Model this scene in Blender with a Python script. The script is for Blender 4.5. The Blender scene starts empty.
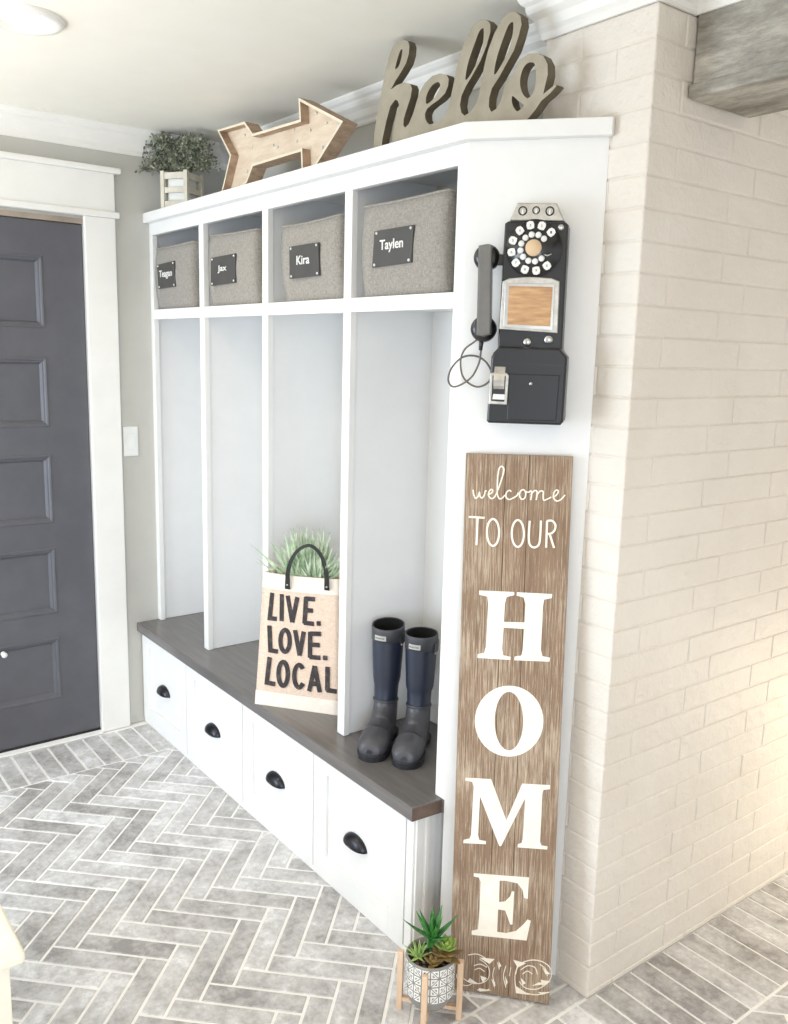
import bpy, bmesh, math, random
from mathutils import Vector, Matrix
R = random.Random(7)
sc = bpy.context.scene
COL = sc.collection

# ------------------------------------------------------------------ camera model
CAM = dict(c=(3.4597, -1.5975, 1.5825), yaw=142.4844, pitch=-10.253, roll=-1.4666, f=878.85)
def cam_axes():
    a, b, r = (math.radians(CAM[k]) for k in ('yaw', 'pitch', 'roll'))
    F = Vector((math.cos(a)*math.cos(b), math.sin(a)*math.cos(b), math.sin(b)))
    Rt = Vector((math.sin(a), -math.cos(a), 0)); U = Rt.cross(F)
    return F, Rt*math.cos(r)-U*math.sin(r), U*math.cos(r)+Rt*math.sin(r)
F_, R_, U_ = cam_axes()
CC = Vector(CAM['c'])
def hit(px, py, n, d):
    """where the sight line of a photo point meets a real plane n.p = d (used only to measure)"""
    n = Vector(n); r = F_ + R_*((px-394)/CAM['f']) - U_*((py-512)/CAM['f'])
    return CC + r*((d-n.dot(CC))/n.dot(r))

# ------------------------------------------------------------------ materials
def newmat(name):
    m = bpy.data.materials.new(name); m.use_nodes = True
    nt = m.node_tree; nt.nodes.clear()
    o = nt.nodes.new('ShaderNodeOutputMaterial'); b = nt.nodes.new('ShaderNodeBsdfPrincipled')
    nt.links.new(b.outputs[0], o.inputs[0])
    return m, nt, b
def lin(c):
    return tuple(((v/12.92) if v <= .04045 else ((v+.055)/1.055)**2.4) for v in [x/255 for x in c]) + (1,)
def noise_node(nt, scale, detail=4, rough=.6, stretch=None, coord='Object'):
    tc = nt.nodes.new('ShaderNodeTexCoord'); n = nt.nodes.new('ShaderNodeTexNoise')
    n.inputs['Scale'].default_value = scale; n.inputs['Detail'].default_value = detail; n.inputs['Roughness'].default_value = rough
    if stretch:
        mp = nt.nodes.new('ShaderNodeMapping'); mp.inputs['Scale'].default_value = stretch
        nt.links.new(tc.outputs[coord], mp.inputs[0]); nt.links.new(mp.outputs[0], n.inputs['Vector'])
    else: nt.links.new(tc.outputs[coord], n.inputs['Vector'])
    return n
def ramp(nt, fac, stops):
    r = nt.nodes.new('ShaderNodeValToRGB'); el = r.color_ramp.elements
    while len(el) < len(stops): el.new(.5)
    for e, (p, c) in zip(el, stops): e.position = p; e.color = lin(c)
    nt.links.new(fac, r.inputs[0]); return r
def bump(nt, b, h, strength, dist=.002, prev=None):
    bp = nt.nodes.new('ShaderNodeBump'); bp.inputs['Strength'].default_value = strength; bp.inputs['Distance'].default_value = dist
    nt.links.new(h, bp.inputs['Height'])
    if prev: nt.links.new(prev.outputs[0], bp.inputs['Normal'])
    nt.links.new(bp.outputs[0], b.inputs['Normal']); return bp
def M(name, c1, c2=None, scale=8, rough=.5, metal=0, bs=0, bscale=60, stretch=None, spec=.5, bd=.001, coat=0, lo=.35, hi=.65):
    m, nt, b = newmat(name)
    b.inputs['Roughness'].default_value = rough; b.inputs['Metallic'].default_value = metal
    b.inputs['Specular IOR Level'].default_value = spec; b.inputs['Coat Weight'].default_value = coat
    c2 = c2 or tuple(max(0, int(v*.97)) for v in c1)
    n = noise_node(nt, scale, stretch=stretch)
    r = ramp(nt, n.outputs[0], [(lo, c2), (hi, c1)])
    nt.links.new(r.outputs[0], b.inputs['Base Color'])
    if bs:
        n2 = noise_node(nt, bscale, stretch=stretch); bump(nt, b, n2.outputs[0], bs, bd)
    return m
def emis(name, c, s):
    m, nt, b = newmat(name)
    b.inputs['Base Color'].default_value = lin(c); b.inputs['Emission Color'].default_value = lin(c); b.inputs['Emission Strength'].default_value = s
    return m

mt = {}
mt['white'] = M('white_paint', (234, 233, 229), (230, 229, 225), rough=.38, bs=.05, bscale=30)
mt['trimw'] = M('trim_paint', (240, 238, 232), (236, 234, 228), rough=.35)
mt['ceil'] = M('ceiling_paint', (242, 239, 228), (240, 236, 225), rough=.9, bs=.15, bscale=120)
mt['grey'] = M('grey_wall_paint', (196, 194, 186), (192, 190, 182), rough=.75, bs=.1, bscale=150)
mt['inner'] = M('pale_panel_paint', (232, 232, 230), (229, 229, 227), rough=.5)
mt['door'] = M('charcoal_door_paint', (92, 92, 97), (86, 86, 91), rough=.4, bs=.05, bscale=40)
mt['gap'] = M('dark_gap', (35, 33, 32), rough=.9)
mt['jamb'] = M('primed_wood', (170, 155, 140), (150, 136, 122), rough=.7, stretch=(1, 8, 1))
mt['grout'] = M('pale_grout', (244, 243, 240), (238, 236, 232), rough=.9, bs=.3, bscale=200)
mt['soil'] = M('dark_soil', (60, 48, 38), (40, 32, 26), scale=120, rough=1, bs=.8, bscale=150, bd=.004)
mt['black'] = M('black_metal', (20, 20, 21), (16, 16, 17), rough=.36, coat=.15)
mt['blackp'] = M('black_plastic', (26, 26, 26), (22, 22, 22), rough=.3, coat=.4)
mt['chrome'] = M('worn_chrome', (205, 205, 200), (180, 180, 176), rough=.28, metal=1)
mt['silver'] = M('silver_plate', (196, 194, 186), (172, 168, 160), scale=40, rough=.38, metal=.8, bs=.2, bscale=200)
mt['enamel'] = M('white_enamel', (232, 232, 226), rough=.3)
mt['card'] = M('tan_card', (205, 165, 120), (168, 128, 92), scale=14, rough=.7, stretch=(1, 1, 6))
mt['tan'] = M('tan_label', (214, 186, 150), (206, 178, 142), rough=.6)
mt['pull'] = M('dark_pewter', (62, 62, 66), (46, 46, 50), rough=.3, metal=.85)
mt['bench'] = M('weathered_grey_stain', (112, 108, 106), (98, 94, 92), scale=4, rough=.32, stretch=(1.2, 14, 14), bs=.15, bscale=30, coat=.25)
mt['endgrain'] = M('brown_end_grain', (118, 100, 88), (92, 78, 68), scale=20, rough=.6)
mt['cream'] = M('cream_paint', (240, 234, 216), (232, 224, 204), scale=10, rough=.5, bs=.15, bscale=30)
mt['leatherb'] = M('black_leather', (38, 40, 38), (28, 30, 28), rough=.4)
mt['boot'] = M('navy_rubber', (36, 43, 62), (30, 36, 50), rough=.42, coat=.15)
mt['bootf'] = M('charcoal_rubber', (70, 70, 74), (60, 60, 64), rough=.45, coat=.1)
mt['linb'] = M('black_lining', (12, 12, 13), (9, 9, 10), rough=.9)
mt['bootd'] = M('black_rubber', (34, 34, 38), (28, 28, 30), rough=.5)
mt['ink'] = M('black_ink', (52, 46, 46), (88, 80, 78), scale=60, rough=.8, lo=.3, hi=.5)
mt['cottonw'] = M('cream_canvas', (240, 230, 216), (232, 220, 204), scale=30, rough=.9, bs=.4, bscale=400)
mt['hello'] = M('grey_brown_mdf', (166, 157, 138), (150, 141, 122), scale=14, rough=.6)
mt['helloe'] = M('dark_mdf_edge', (104, 94, 76), (86, 77, 60), scale=30, rough=.7)
mt['standw'] = M('light_beech', (226, 196, 166), (208, 176, 144), scale=10, rough=.5, stretch=(8, 8, 1))
mt['potg'] = M('grey_cement', (150, 148, 142), (136, 134, 128), scale=30, rough=.8)
mt['potw'] = M('white_glaze', (244, 242, 236), rough=.4)
mt['pebble'] = M('pebbles', (120, 100, 84), (84, 70, 60), scale=60, rough=.8)
mt['paint_letter'] = M('cream_stencil_paint', (246, 240, 226), (238, 230, 212), scale=25, rough=.7, bs=.3, bscale=120)
mt['tag'] = M('charcoal_tag', (74, 72, 70), (66, 64, 62), rough=.6)
mt['liner'] = M('dark_liner', (120, 116, 108), rough=.9)
mt['pinkw'] = M('whitewashed_wood', (230, 214, 190), (214, 192, 166), scale=9, rough=.7, stretch=(1, 1, 5), bs=.3, bscale=40)
mt['pinkp'] = M('weathered_pink_side', (190, 165, 140), (160, 134, 112), scale=25, rough=.75, stretch=(3, 1, 1))
mt['rimw'] = M('pale_wood_rim', (238, 226, 200), (226, 212, 186), scale=20, rough=.6)
mt['switchm'] = M('white_plastic', (240, 240, 236), rough=.3)
mt['crate'] = M('washed_white_crate', (220, 214, 198), (200, 192, 174), scale=16, rough=.7, bs=.2)

def fabric(name, a, b_, s=420):
    m, nt, b = newmat(name); b.inputs['Roughness'].default_value = .95; b.inputs['Sheen Weight'].default_value = .2
    n1 = noise_node(nt, s, 3, .7, (1, 1, .35)); n2 = noise_node(nt, s, 3, .7, (.35, .35, 1))
    mx = nt.nodes.new('ShaderNodeMath'); mx.operation = 'MULTIPLY_ADD'
    nt.links.new(n1.outputs[0], mx.inputs[0]); mx.inputs[1].default_value = .5
    m2 = nt.nodes.new('ShaderNodeMath'); m2.operation = 'MULTIPLY'; m2.inputs[1].default_value = .5
    nt.links.new(n2.outputs[0], m2.inputs[0]); nt.links.new(m2.outputs[0], mx.inputs[2])
    r = ramp(nt, mx.outputs[0], [(.38, b_), (.6, a)]); nt.links.new(r.outputs[0], b.inputs['Base Color'])
    bump(nt, b, mx.outputs[0], .4, .0015); return m
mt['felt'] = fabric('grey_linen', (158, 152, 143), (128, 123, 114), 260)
mt['jute'] = fabric('tan_jute', (228, 206, 186), (206, 182, 160), 300)

def leafmat(name, a, b_, scale=30):
    m = M(name, a, b_, scale=scale, rough=.45); return m
mt['eucal'] = leafmat('grey_green_leaf', (160, 164, 140), (86, 90, 74), 40)
mt['grass'] = leafmat('pale_green_blade', (214, 226, 196), (140, 166, 128), 30)
mt['succ1'] = leafmat('deep_green_succulent', (70, 140, 60), (40, 96, 44), 60)
mt['succ2'] = leafmat('striped_green_succulent', (186, 206, 128), (120, 160, 84), 90)
mt['succ3'] = leafmat('lime_succulent', (160, 182, 88), (120, 150, 70), 60)
mt['succ4'] = leafmat('olive_red_succulent', (140, 116, 66), (104, 82, 50), 60)

# weathered floor tile : colour per tile from a vertex attribute + clouds inside
def tile_mat():
    m, nt, b = newmat('grey_washed_brick_tile')
    at = nt.nodes.new('ShaderNodeAttribute'); at.attribute_name = 'tone'
    n1 = noise_node(nt, 9, 6, .7); n2 = noise_node(nt, 46, 4, .7)
    mul = nt.nodes.new('ShaderNodeMath'); mul.operation = 'MULTIPLY_ADD'; mul.inputs[1].default_value = 1.0
    nt.links.new(n1.outputs[0], mul.inputs[0]); nt.links.new(at.outputs['Fac'], mul.inputs[2])
    m3 = nt.nodes.new('ShaderNodeMath'); m3.operation = 'MULTIPLY_ADD'; m3.inputs[1].default_value = .55
    nt.links.new(n2.outputs[0], m3.inputs[0]); nt.links.new(mul.outputs[0], m3.inputs[2])
    r = ramp(nt, m3.outputs[0], [(.55, (148, 145, 144)), (.72, (182, 180, 179)), (.88, (206, 205, 205)), (1.0, (228, 228, 228))])
    nt.links.new(r.outputs[0], b.inputs['Base Color']); b.inputs['Roughness'].default_value = .55
    bump(nt, b, m3.outputs[0], .25, .002); return m
mt['tile'] = tile_mat()

def brick_paint():
    m, nt, b = newmat('white_painted_brick')
    n0 = noise_node(nt, 3, 3); r = ramp(nt, n0.outputs[0], [(.35, (222, 214, 202)), (.65, (228, 221, 210))])
    nt.links.new(r.outputs[0], b.inputs['Base Color']); b.inputs['Roughness'].default_value = .5
    n1 = noise_node(nt, 28, 5, .65); n2 = noise_node(nt, 9, 3)
    b1 = bump(nt, b, n1.outputs[0], .8, .008); bump(nt, b, n2.outputs[0], .5, .014, b1)
    return m
mt['brick'] = brick_paint()

def signwood(name, c0, c1, c2, streak=1.0):
    m, nt, b = newmat(name)
    n1 = noise_node(nt, 14, 6, .7, (6, 1, .35)); n2 = noise_node(nt, 60, 5, .75, (5, 1, .16)); n3 = noise_node(nt, 4, 3)
    r = ramp(nt, n1.outputs[0], [(.3, c0), (.7, c1)])
    st = nt.nodes.new('ShaderNodeMath'); st.operation = 'MULTIPLY_ADD'; st.inputs[1].default_value = .45
    nt.links.new(n3.outputs[0], st.inputs[0]); nt.links.new(n2.outputs[0], st.inputs[2])
    r2 = ramp(nt, st.outputs[0], [(.70, (0, 0, 0)), (.86, (215, 215, 215))])
    mx = nt.nodes.new('ShaderNodeMixRGB'); nt.links.new(r2.outputs[0], mx.inputs[0]); nt.links.new(r.outputs[0], mx.inputs[1]); mx.inputs[2].default_value = lin(c2)
    nt.links.new(mx.outputs[0], b.inputs['Base Color']); b.inputs['Roughness'].default_value = .75
    bump(nt, b, n2.outputs[0], .4, .002); return m
mt['sign'] = signwood('brown_barn_wood', (116, 93, 73), (154, 127, 102), (212, 196, 172))
mt['beam'] = None
def beam_mat():
    m, nt, b = newmat('grey_barn_beam')
    n1 = noise_node(nt, 7, 8, .75, (.6, 2, 2.4)); n2 = noise_node(nt, 2.2, 4); n3 = noise_node(nt, 30, 5, .8, (.4, 2, 2))
    r = ramp(nt, n1.outputs[0], [(.30, (112, 108, 98)), (.48, (160, 156, 146)), (.66, (205, 200, 188))])
    r2 = ramp(nt, n2.outputs[0], [(.58, (0, 0, 0)), (.66, (170, 170, 170))])
    mx = nt.nodes.new('ShaderNodeMixRGB'); nt.links.new(r2.outputs[0], mx.inputs[0]); nt.links.new(r.outputs[0], mx.inputs[1]); mx.inputs[2].default_value = lin((176, 140, 112))
    nt.links.new(mx.outputs[0], b.inputs['Base Color']); b.inputs['Roughness'].default_value = .8
    bump(nt, b, n3.outputs[0], .7, .006); return m
mt['beam'] = beam_mat()

# ------------------------------------------------------------------ mesh helpers
class B:
    def __init__(s): s.bm = bmesh.new(); s.mi = 0
    def _tag(s, n0):
        s.bm.faces.ensure_lookup_table()
        for f in s.bm.faces[n0:]: f.material_index = s.mi
    def box(s, x0, x1, y0, y1, z0, z1, bev=0, seg=2, rot=None):
        n0 = len(s.bm.faces)
        vs = [s.bm.verts.new((x, y, z)) for x in (x0, x1) for y in (y0, y1) for z in (z0, z1)]
        fs = [(0, 1, 3, 2), (4, 6, 7, 5), (0, 4, 5, 1), (2, 3, 7, 6), (0, 2, 6, 4), (1, 5, 7, 3)]
        nf = [s.bm.faces.new([vs[i] for i in f]) for f in fs]
        if rot is not None:
            for v in vs: v.co = rot @ v.co
        if bev:
            es = list({e for f in nf for e in f.edges})
            bmesh.ops.bevel(s.bm, geom=es, offset=bev, segments=seg, affect='EDGES', profile=.5)
        s._tag(n0); return s
    def prism(s, poly, h0, h1, axis='z', bev=0, seg=2):
        """poly: 2D points; axis z -> (x,y) extruded in z ; axis y -> (x,z) extruded in y; axis x -> (y,z) in x"""
        n0 = len(s.bm.faces)
        def P(a, b, h): return {'z': (a, b, h), 'y': (a, h, b), 'x': (h, a, b)}[axis]
        v0 = [s.bm.verts.new(P(a, b, h0)) for a, b in poly]; v1 = [s.bm.verts.new(P(a, b, h1)) for a, b in poly]
        n = len(poly); nf = [s.bm.faces.new(v0), s.bm.faces.new(v1[::-1])]
        for i in range(n): nf.append(s.bm.faces.new([v0[i], v1[i], v1[(i+1) % n], v0[(i+1) % n]]))
        bmesh.ops.recalc_face_normals(s.bm, faces=nf)
        if bev:
            es = list({e for f in nf[:2] for e in f.edges})
            bmesh.ops.bevel(s.bm, geom=es, offset=bev, segments=seg, affect='EDGES', profile=.5)
        s._tag(n0); return s
    def rings(s, rs, cap=True, smooth=True):
        n0 = len(s.bm.faces); prev = None; first = None
        for r in rs:
            cur = [s.bm.verts.new(p) for p in r]
            if prev:
                n = len(cur)
                for i in range(n):
                    f = s.bm.faces.new([prev[i], prev[(i+1) % n], cur[(i+1) % n], cur[i]]); f.smooth = smooth
            else: first = cur
            prev = cur
        if cap:
            s.bm.faces.new(first[::-1]); s.bm.faces.new(prev)
        s.bm.faces.ensure_lookup_table()
        bmesh.ops.recalc_face_normals(s.bm, faces=s.bm.faces[n0:])
        s._tag(n0); return s
    def lathe(s, prof, c=(0, 0, 0), axis='z', seg=28, cap=True):
        c = Vector(c); rs = []
        for r, h in prof:
            ring = []
            for i in range(seg):
                a = 2*math.pi*i/seg; u, v = max(r, 1e-5)*math.cos(a), max(r, 1e-5)*math.sin(a)
                ring.append(c+Vector({'z': (u, v, h), 'y': (u, h, v), 'x': (h, u, v)}[axis]))
            rs.append(ring)
        return s.rings(rs, cap)
    def tube(s, pts, r, seg=8, cap=True, flat=None):
        pts = [Vector(p) for p in pts]; rr = r if isinstance(r, (list, tuple)) else [r]*len(pts)
        up = None; rs = []
        for i, p in enumerate(pts):
            t = (pts[min(i+1, len(pts)-1)]-pts[max(i-1, 0)]).normalized()
            if up is None: up = t.orthogonal().normalized()
            up = (up-t*up.dot(t)).normalized(); w = t.cross(up)
            rs.append([p+(up*math.cos(2*math.pi*k/seg)+w*math.sin(2*math.pi*k/seg))*rr[i] for k in range(seg)])
        return s.rings(rs, cap)
    def ribbon(s, pts, w, h0, h1, conv=None, closed=False, axis='y'):
        """flat stroke of width w along 2D pts in the x-z plane, between depth h0 and h1"""
        pts = [Vector(p) for p in pts]; n = len(pts); L = []; Rr = []
        ww = w if isinstance(w, (list, tuple)) else [w]*n
        for i, p in enumerate(pts):
            a = pts[i-1] if (i or closed) else p; b = pts[(i+1) % n] if (i < n-1 or closed) else p
            d1 = (p-a).normalized() if (p-a).length > 1e-9 else (b-p).normalized()
            d2 = (b-p).normalized() if (b-p).length > 1e-9 else d1
            t = (d1+d2); t = t.normalized() if t.length > .3 else d1
            nn = Vector((-t.y, t.x)); k = 1/max(.55, nn.dot(Vector((-d2.y, d2.x))))
            L.append(p+nn*ww[i]/2*k); Rr.append(p-nn*ww[i]/2*k)
        n0 = len(s.bm.faces)
        def P(q, h): return (q.x, h, q.y)
        V = [[s.bm.verts.new(P(l, h0)), s.bm.verts.new(P(r, h0)), s.bm.verts.new(P(r, h1)), s.bm.verts.new(P(l, h1))] for l, r in zip(L, Rr)]
        for i in range(n if closed else n-1):
            a, b = V[i], V[(i+1) % n]
            for k in range(4): s.bm.faces.new([a[k], a[(k+1) % 4], b[(k+1) % 4], b[k]])
        if not closed: s.bm.faces.new(V[0][::-1]); s.bm.faces.new(V[-1])
        s.bm.faces.ensure_lookup_table()
        bmesh.ops.recalc_face_normals(s.bm, faces=s.bm.faces[n0:]); s._tag(n0); return s
    def ball(s, c, r, scale=(1, 1, 1), seg=16):
        n0 = len(s.bm.faces)
        mtx = Matrix.Translation(c) @ Matrix.Diagonal((*scale, 1))
        bmesh.ops.create_uvsphere(s.bm, u_segments=seg, v_segments=max(6, seg//2), radius=r, matrix=mtx)
        s.bm.faces.ensure_lookup_table()
        for f in s.bm.faces[n0:]: f.smooth = True
        s._tag(n0); return s
    def xf(s, m):
        bmesh.ops.transform(s.bm, matrix=m, verts=s.bm.verts); return s

def smoothstep(a): return a*a*(3-2*a)
def link(name, bm, mats, parent=None, auto=True):
    me = bpy.data.meshes.new(name); b = bm.bm if isinstance(bm, B) else bm
    b.to_mesh(me); b.free()
    for m in (mats if isinstance(mats, (list, tuple)) else [mats]): me.materials.append(m)
    o = bpy.data.objects.new(name, me); COL.objects.link(o)
    if parent: o.parent = parent
    return o
def from_mesh(name, me, mats, parent=None):
    for m in (mats if isinstance(mats, (list, tuple)) else [mats]): me.materials.append(m)
    o = bpy.data.objects.new(name, me); COL.objects.link(o)
    if parent: o.parent = parent
    return o
def thing(name, label, cat, loc=(0, 0, 0), mat=None, group=None, rotz=0):
    o = bpy.data.objects.new(name, None); COL.objects.link(o); o.empty_display_size = .05
    if mat is not None: o.matrix_world = mat
    else: o.location = loc; o.rotation_euler = (0, 0, rotz)
    o['label'] = label; o['category'] = cat
    if group: o['group'] = group
    return o
def tag(o, label, cat, group=None):
    o['label'] = label; o['category'] = cat
    if group: o['group'] = group
    return o
def struct(o, label=None):
    o['kind'] = 'structure'
    if label: o['label'] = label
    return o
def fill_curve(polys, d, bev=0, res=1):
    """polygons (outer + holes, in x-z plane) -> filled extruded mesh, facing -y, from y=0 (front) to y=d"""
    cu = bpy.data.curves.new('c', 'CURVE'); cu.dimensions = '2D'; cu.fill_mode = 'BOTH'
    cu.extrude = d/2-bev; cu.bevel_depth = bev; cu.bevel_resolution = 1
    for P in polys:
        sp = cu.splines.new('POLY'); sp.points.add(len(P)-1); sp.use_cyclic_u = True
        for q, p in zip(sp.points, P): q.co = (p[0], p[1], 0, 1)
    return curve_mesh(cu, d)
def curve_mesh(cu, d):
    ob = bpy.data.objects.new('c', cu); COL.objects.link(ob)
    dg = bpy.context.evaluated_depsgraph_get(); dg.update()
    me = bpy.data.meshes.new_from_object(ob.evaluated_get(dg))
    COL.objects.unlink(ob); bpy.data.objects.remove(ob); bpy.data.curves.remove(cu)
    me.transform(Matrix(((1, 0, 0, 0), (0, 0, -1, 0), (0, 1, 0, 0), (0, 0, 0, 1))))
    me.transform(Matrix.Translation((0, d/2, 0)))
    me.materials.clear()
    return me
def text_mesh(s, w, h, d=.001, bold=.0, cx=0, cz=0):
    cu = bpy.data.curves.new('t', 'FONT'); cu.body = s; cu.size = 1; cu.extrude = .01; cu.offset = bold
    cu.align_x = 'CENTER'; cu.align_y = 'CENTER'
    me = curve_mesh(cu, 0)
    xs = [v.co.x for v in me.vertices]; zs = [v.co.z for v in me.vertices]
    if not xs: return me
    sx = w/(max(xs)-min(xs)); sz = h/(max(zs)-min(zs)); mx = (max(xs)+min(xs))/2; mz = (max(zs)+min(zs))/2
    for v in me.vertices: v.co = ((v.co.x-mx)*sx+cx, v.co.y/.02*d, (v.co.z-mz)*sz+cz)
    return me
def catmull(P, n=6, closed=True):
    out = []; N = len(P)
    rng = range(N if closed else N-1)
    for i in rng:
        g = lambda k: Vector(P[k % N]) if closed else Vector(P[min(max(k, 0), N-1)])
        p0, p1, p2, p3 = g(i-1), g(i), g(i+1), g(i+2)
        for j in range(n):
            t = j/n
            out.append(.5*((2*p1)+(p2-p0)*t+(2*p0-5*p1+4*p2-p3)*t*t+(3*p1-p0-3*p2+p3)*t*t*t))
    if not closed: out.append(Vector(P[-1]))
    return out

# ------------------------------------------------------------------ measured place
L, DU, PX, XC = 1.876, .193, 2.1185, 2.2239     # locker right front corner, locker front plane, panel end at wall, brick corner
HB, TS = .4437, .039                            # bench top height, slab thickness
YB, YS = -.268, -.287                           # drawer face plane, slab front edge
ZC = 2.396
WY = .14                                        # back wall plane
PIER = 1.912
FRAME_W = [(0.0, .031), (.450, .487), (.912, .949), (1.375, 1.411), (1.839, 1.876)]

# ---- floor: real tiles in a herringbone field with soldier rows
def clip(poly, a, b, c):     # keep a*x+b*y<=c
    out = []
    for i in range(len(poly)):
        p, q = poly[i], poly[(i+1) % len(poly)]; dp = a*p[0]+b*p[1]-c; dq = a*q[0]+b*q[1]-c
        if dp <= 0: out.append(p)
        if dp*dq < 0:
            t = dp/(dp-dq); out.append((p[0]+(q[0]-p[0])*t, p[1]+(q[1]-p[1])*t))
    return out
def area(p): return abs(sum(p[i][0]*p[(i+1) % len(p)][1]-p[(i+1) % len(p)][0]*p[i][1] for i in range(len(p))))/2 if len(p) > 2 else 0
def inset(poly, g):
    # shrink a convex polygon by g
    cx = sum(p[0] for p in poly)/len(poly); cy = sum(p[1] for p in poly)/len(poly); out = poly
    for i in range(len(poly)):
        p, q = poly[i], poly[(i+1) % len(poly)]; dx, dy = q[0]-p[0], q[1]-p[1]; l = math.hypot(dx, dy)
        if l < 1e-6: continue
        nx, ny = dy/l, -dx/l
        if nx*(cx-p[0])+ny*(cy-p[1]) > 0: nx, ny = -nx, -ny
        out = clip(out, nx, ny, nx*p[0]+ny*p[1]-g)
        if len(out) < 3: return []
    return out
fb = bmesh.new(); tone = fb.loops.layers.color.new('tone') if False else None
tl = fb.faces.layers.float.new('tone_f')
tiles = []
P = .0652; U0, V0 = .042, -.029; s2 = math.sqrt(.5); G = .0035
def uvxy(u, v): return (s2*(u+v), s2*(v-u))
def region(poly, boxes):
    for (x0, x1, y0, y1) in boxes:
        q = clip(clip(clip(clip(poly, -1, 0, -x0), 1, 0, x1), 0, -1, -y0), 0, 1, y1)
        if area(q) > 2e-4: yield q
HR = [(.31, 2.09, -3.6, YB+.03), (2.09, 2.22, -3.6, -.262), (2.487, 5.6, -3.6, 3.2), (1.86, 2.09, YB+.03, 0.0)]
for i in range(-60, 130):
    for j in range(-90, 90):
        t = (i+j) % 8
        if t == 3: cells = (i, i+1, j, j+4)
        elif t == 7: cells = (i, i+4, j, j+1)
        else: continue
        a, b, c, d = cells
        poly = [uvxy(U0+P*x, V0+P*y) for x, y in ((a, c), (b, c), (b, d), (a, d))]
        if max(p[0] for p in poly) < .2 or min(p[0] for p in poly) > 5.7 or max(p[1] for p in poly) < -3.7 or min(p[1] for p in poly) > 3.3: continue
        for q in region(poly, HR):
            tiles.append(q)
y = -3.6
k = 0
while y < -.2:
    tiles.append([(.035, y), (.31, y), (.31, min(y+.0695, YB+.02)), (.035, min(y+.0695, YB+.02))]); y += .0695
    if y > YB+.02: break
y = -3.6+.02
while y < 3.2:
    tiles.append([(2.22, y), (2.487, y), (2.487, y+.0695), (2.22, y+.0695)]); y += .0695
for x0 in (2.09, 2.155):
    for y0, y1 in (((-.262, -.134), (-.134, .05)) if x0 < 2.1 else ((-.262, -.2), (-.2, .05))):
        tiles.append([(x0, y0), (x0+.065, y0), (x0+.065, y1), (x0, y1)])
tlv = []
for poly in tiles:
    q = inset(poly, G)
    if len(q) < 3 or area(q) < 1e-4: continue
    # remove duplicate neighbours
    qq = [q[0]]
    for p in q[1:]:
        if math.hypot(p[0]-qq[-1][0], p[1]-qq[-1][1]) > 1e-4: qq.append(p)
    if math.hypot(qq[0][0]-qq[-1][0], qq[0][1]-qq[-1][1]) < 1e-4: qq.pop()
    if len(qq) < 3: continue
    top = inset(qq, .0018)
    tv = R.uniform(-.10, .12) + (R.random() < .15)*R.uniform(-.10, .0)
    v0 = [fb.verts.new((x, y, -.0035)) for x, y in qq]
    if len(top) == len(qq):
        v1 = [fb.verts.new((x, y, 0)) for x, y in top]
    else: v1 = [fb.verts.new((x, y, 0)) for x, y in qq]
    n = len(v0); f = fb.faces.new(v1); fl = [f]
    for i2 in range(n): fl.append(fb.faces.new([v0[i2], v0[(i2+1) % n], v1[(i2+1) % n], v1[i2]]))
    for f in fl: f[tl] = tv
g = [fb.verts.new(p) for p in ((-.2, -3.7, -.0025), (5.7, -3.7, -.0025), (5.7, 3.3, -.0025), (-.2, 3.3, -.0025))]
gf = fb.faces.new(g); gf.material_index = 1
gb = [fb.verts.new(p) for p in ((-.2, -3.7, -.08), (5.7, -3.7, -.08), (5.7, 3.3, -.08), (-.2, 3.3, -.08))]
f = fb.faces.new(gb[::-1]); f.material_index = 1
for i2 in range(4):
    f = fb.faces.new([g[i2], gb[i2], gb[(i2+1) % 4], g[(i2+1) % 4]]); f.material_index = 1
bmesh.ops.recalc_face_normals(fb, faces=[gf])
for f in fb.faces:
    if abs(f.normal.z) > .9 and f.material_index == 0 and f.normal.z < 0: f.normal_flip()
fb.normal_update()
for f in list(fb.faces):
    if f.material_index == 0 and f.normal.z < -.5: f.normal_flip()
floor = link('floor', fb, [mt['tile'], mt['grout']])
at = floor.data.attributes.get('tone_f')
ca = floor.data.attributes.new('tone', 'FLOAT', 'FACE')
vals = [0.0]*len(floor.data.polygons); at.data.foreach_get('value', vals); ca.data.foreach_set('value', vals)
struct(floor, 'grey herringbone brick tile floor')

# ---- ceiling
ce = B().box(-.2, 5.7, -3.7, 3.3, ZC, ZC+.1)
struct(link('ceiling', ce, mt['ceil']), 'plain cream white ceiling')

# ---- left wall with the door opening
DY0, DY1, DZ = -1.275, -.452, 2.03
w = B()
w.box(-.15, 0, DY1, WY+.12, 0, ZC); w.box(-.15, 0, -3.6, DY0, 0, ZC); w.box(-.15, 0, DY0, DY1, DZ+.02, ZC)
struct(link('wall_left', w, mt['grey']), 'grey painted wall beside the dark door')
w = B().box(0, PIER, WY, WY+.12, 0, ZC)
struct(link('wall_back', w, mt['grey']), 'grey wall behind the built-in locker')

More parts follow.
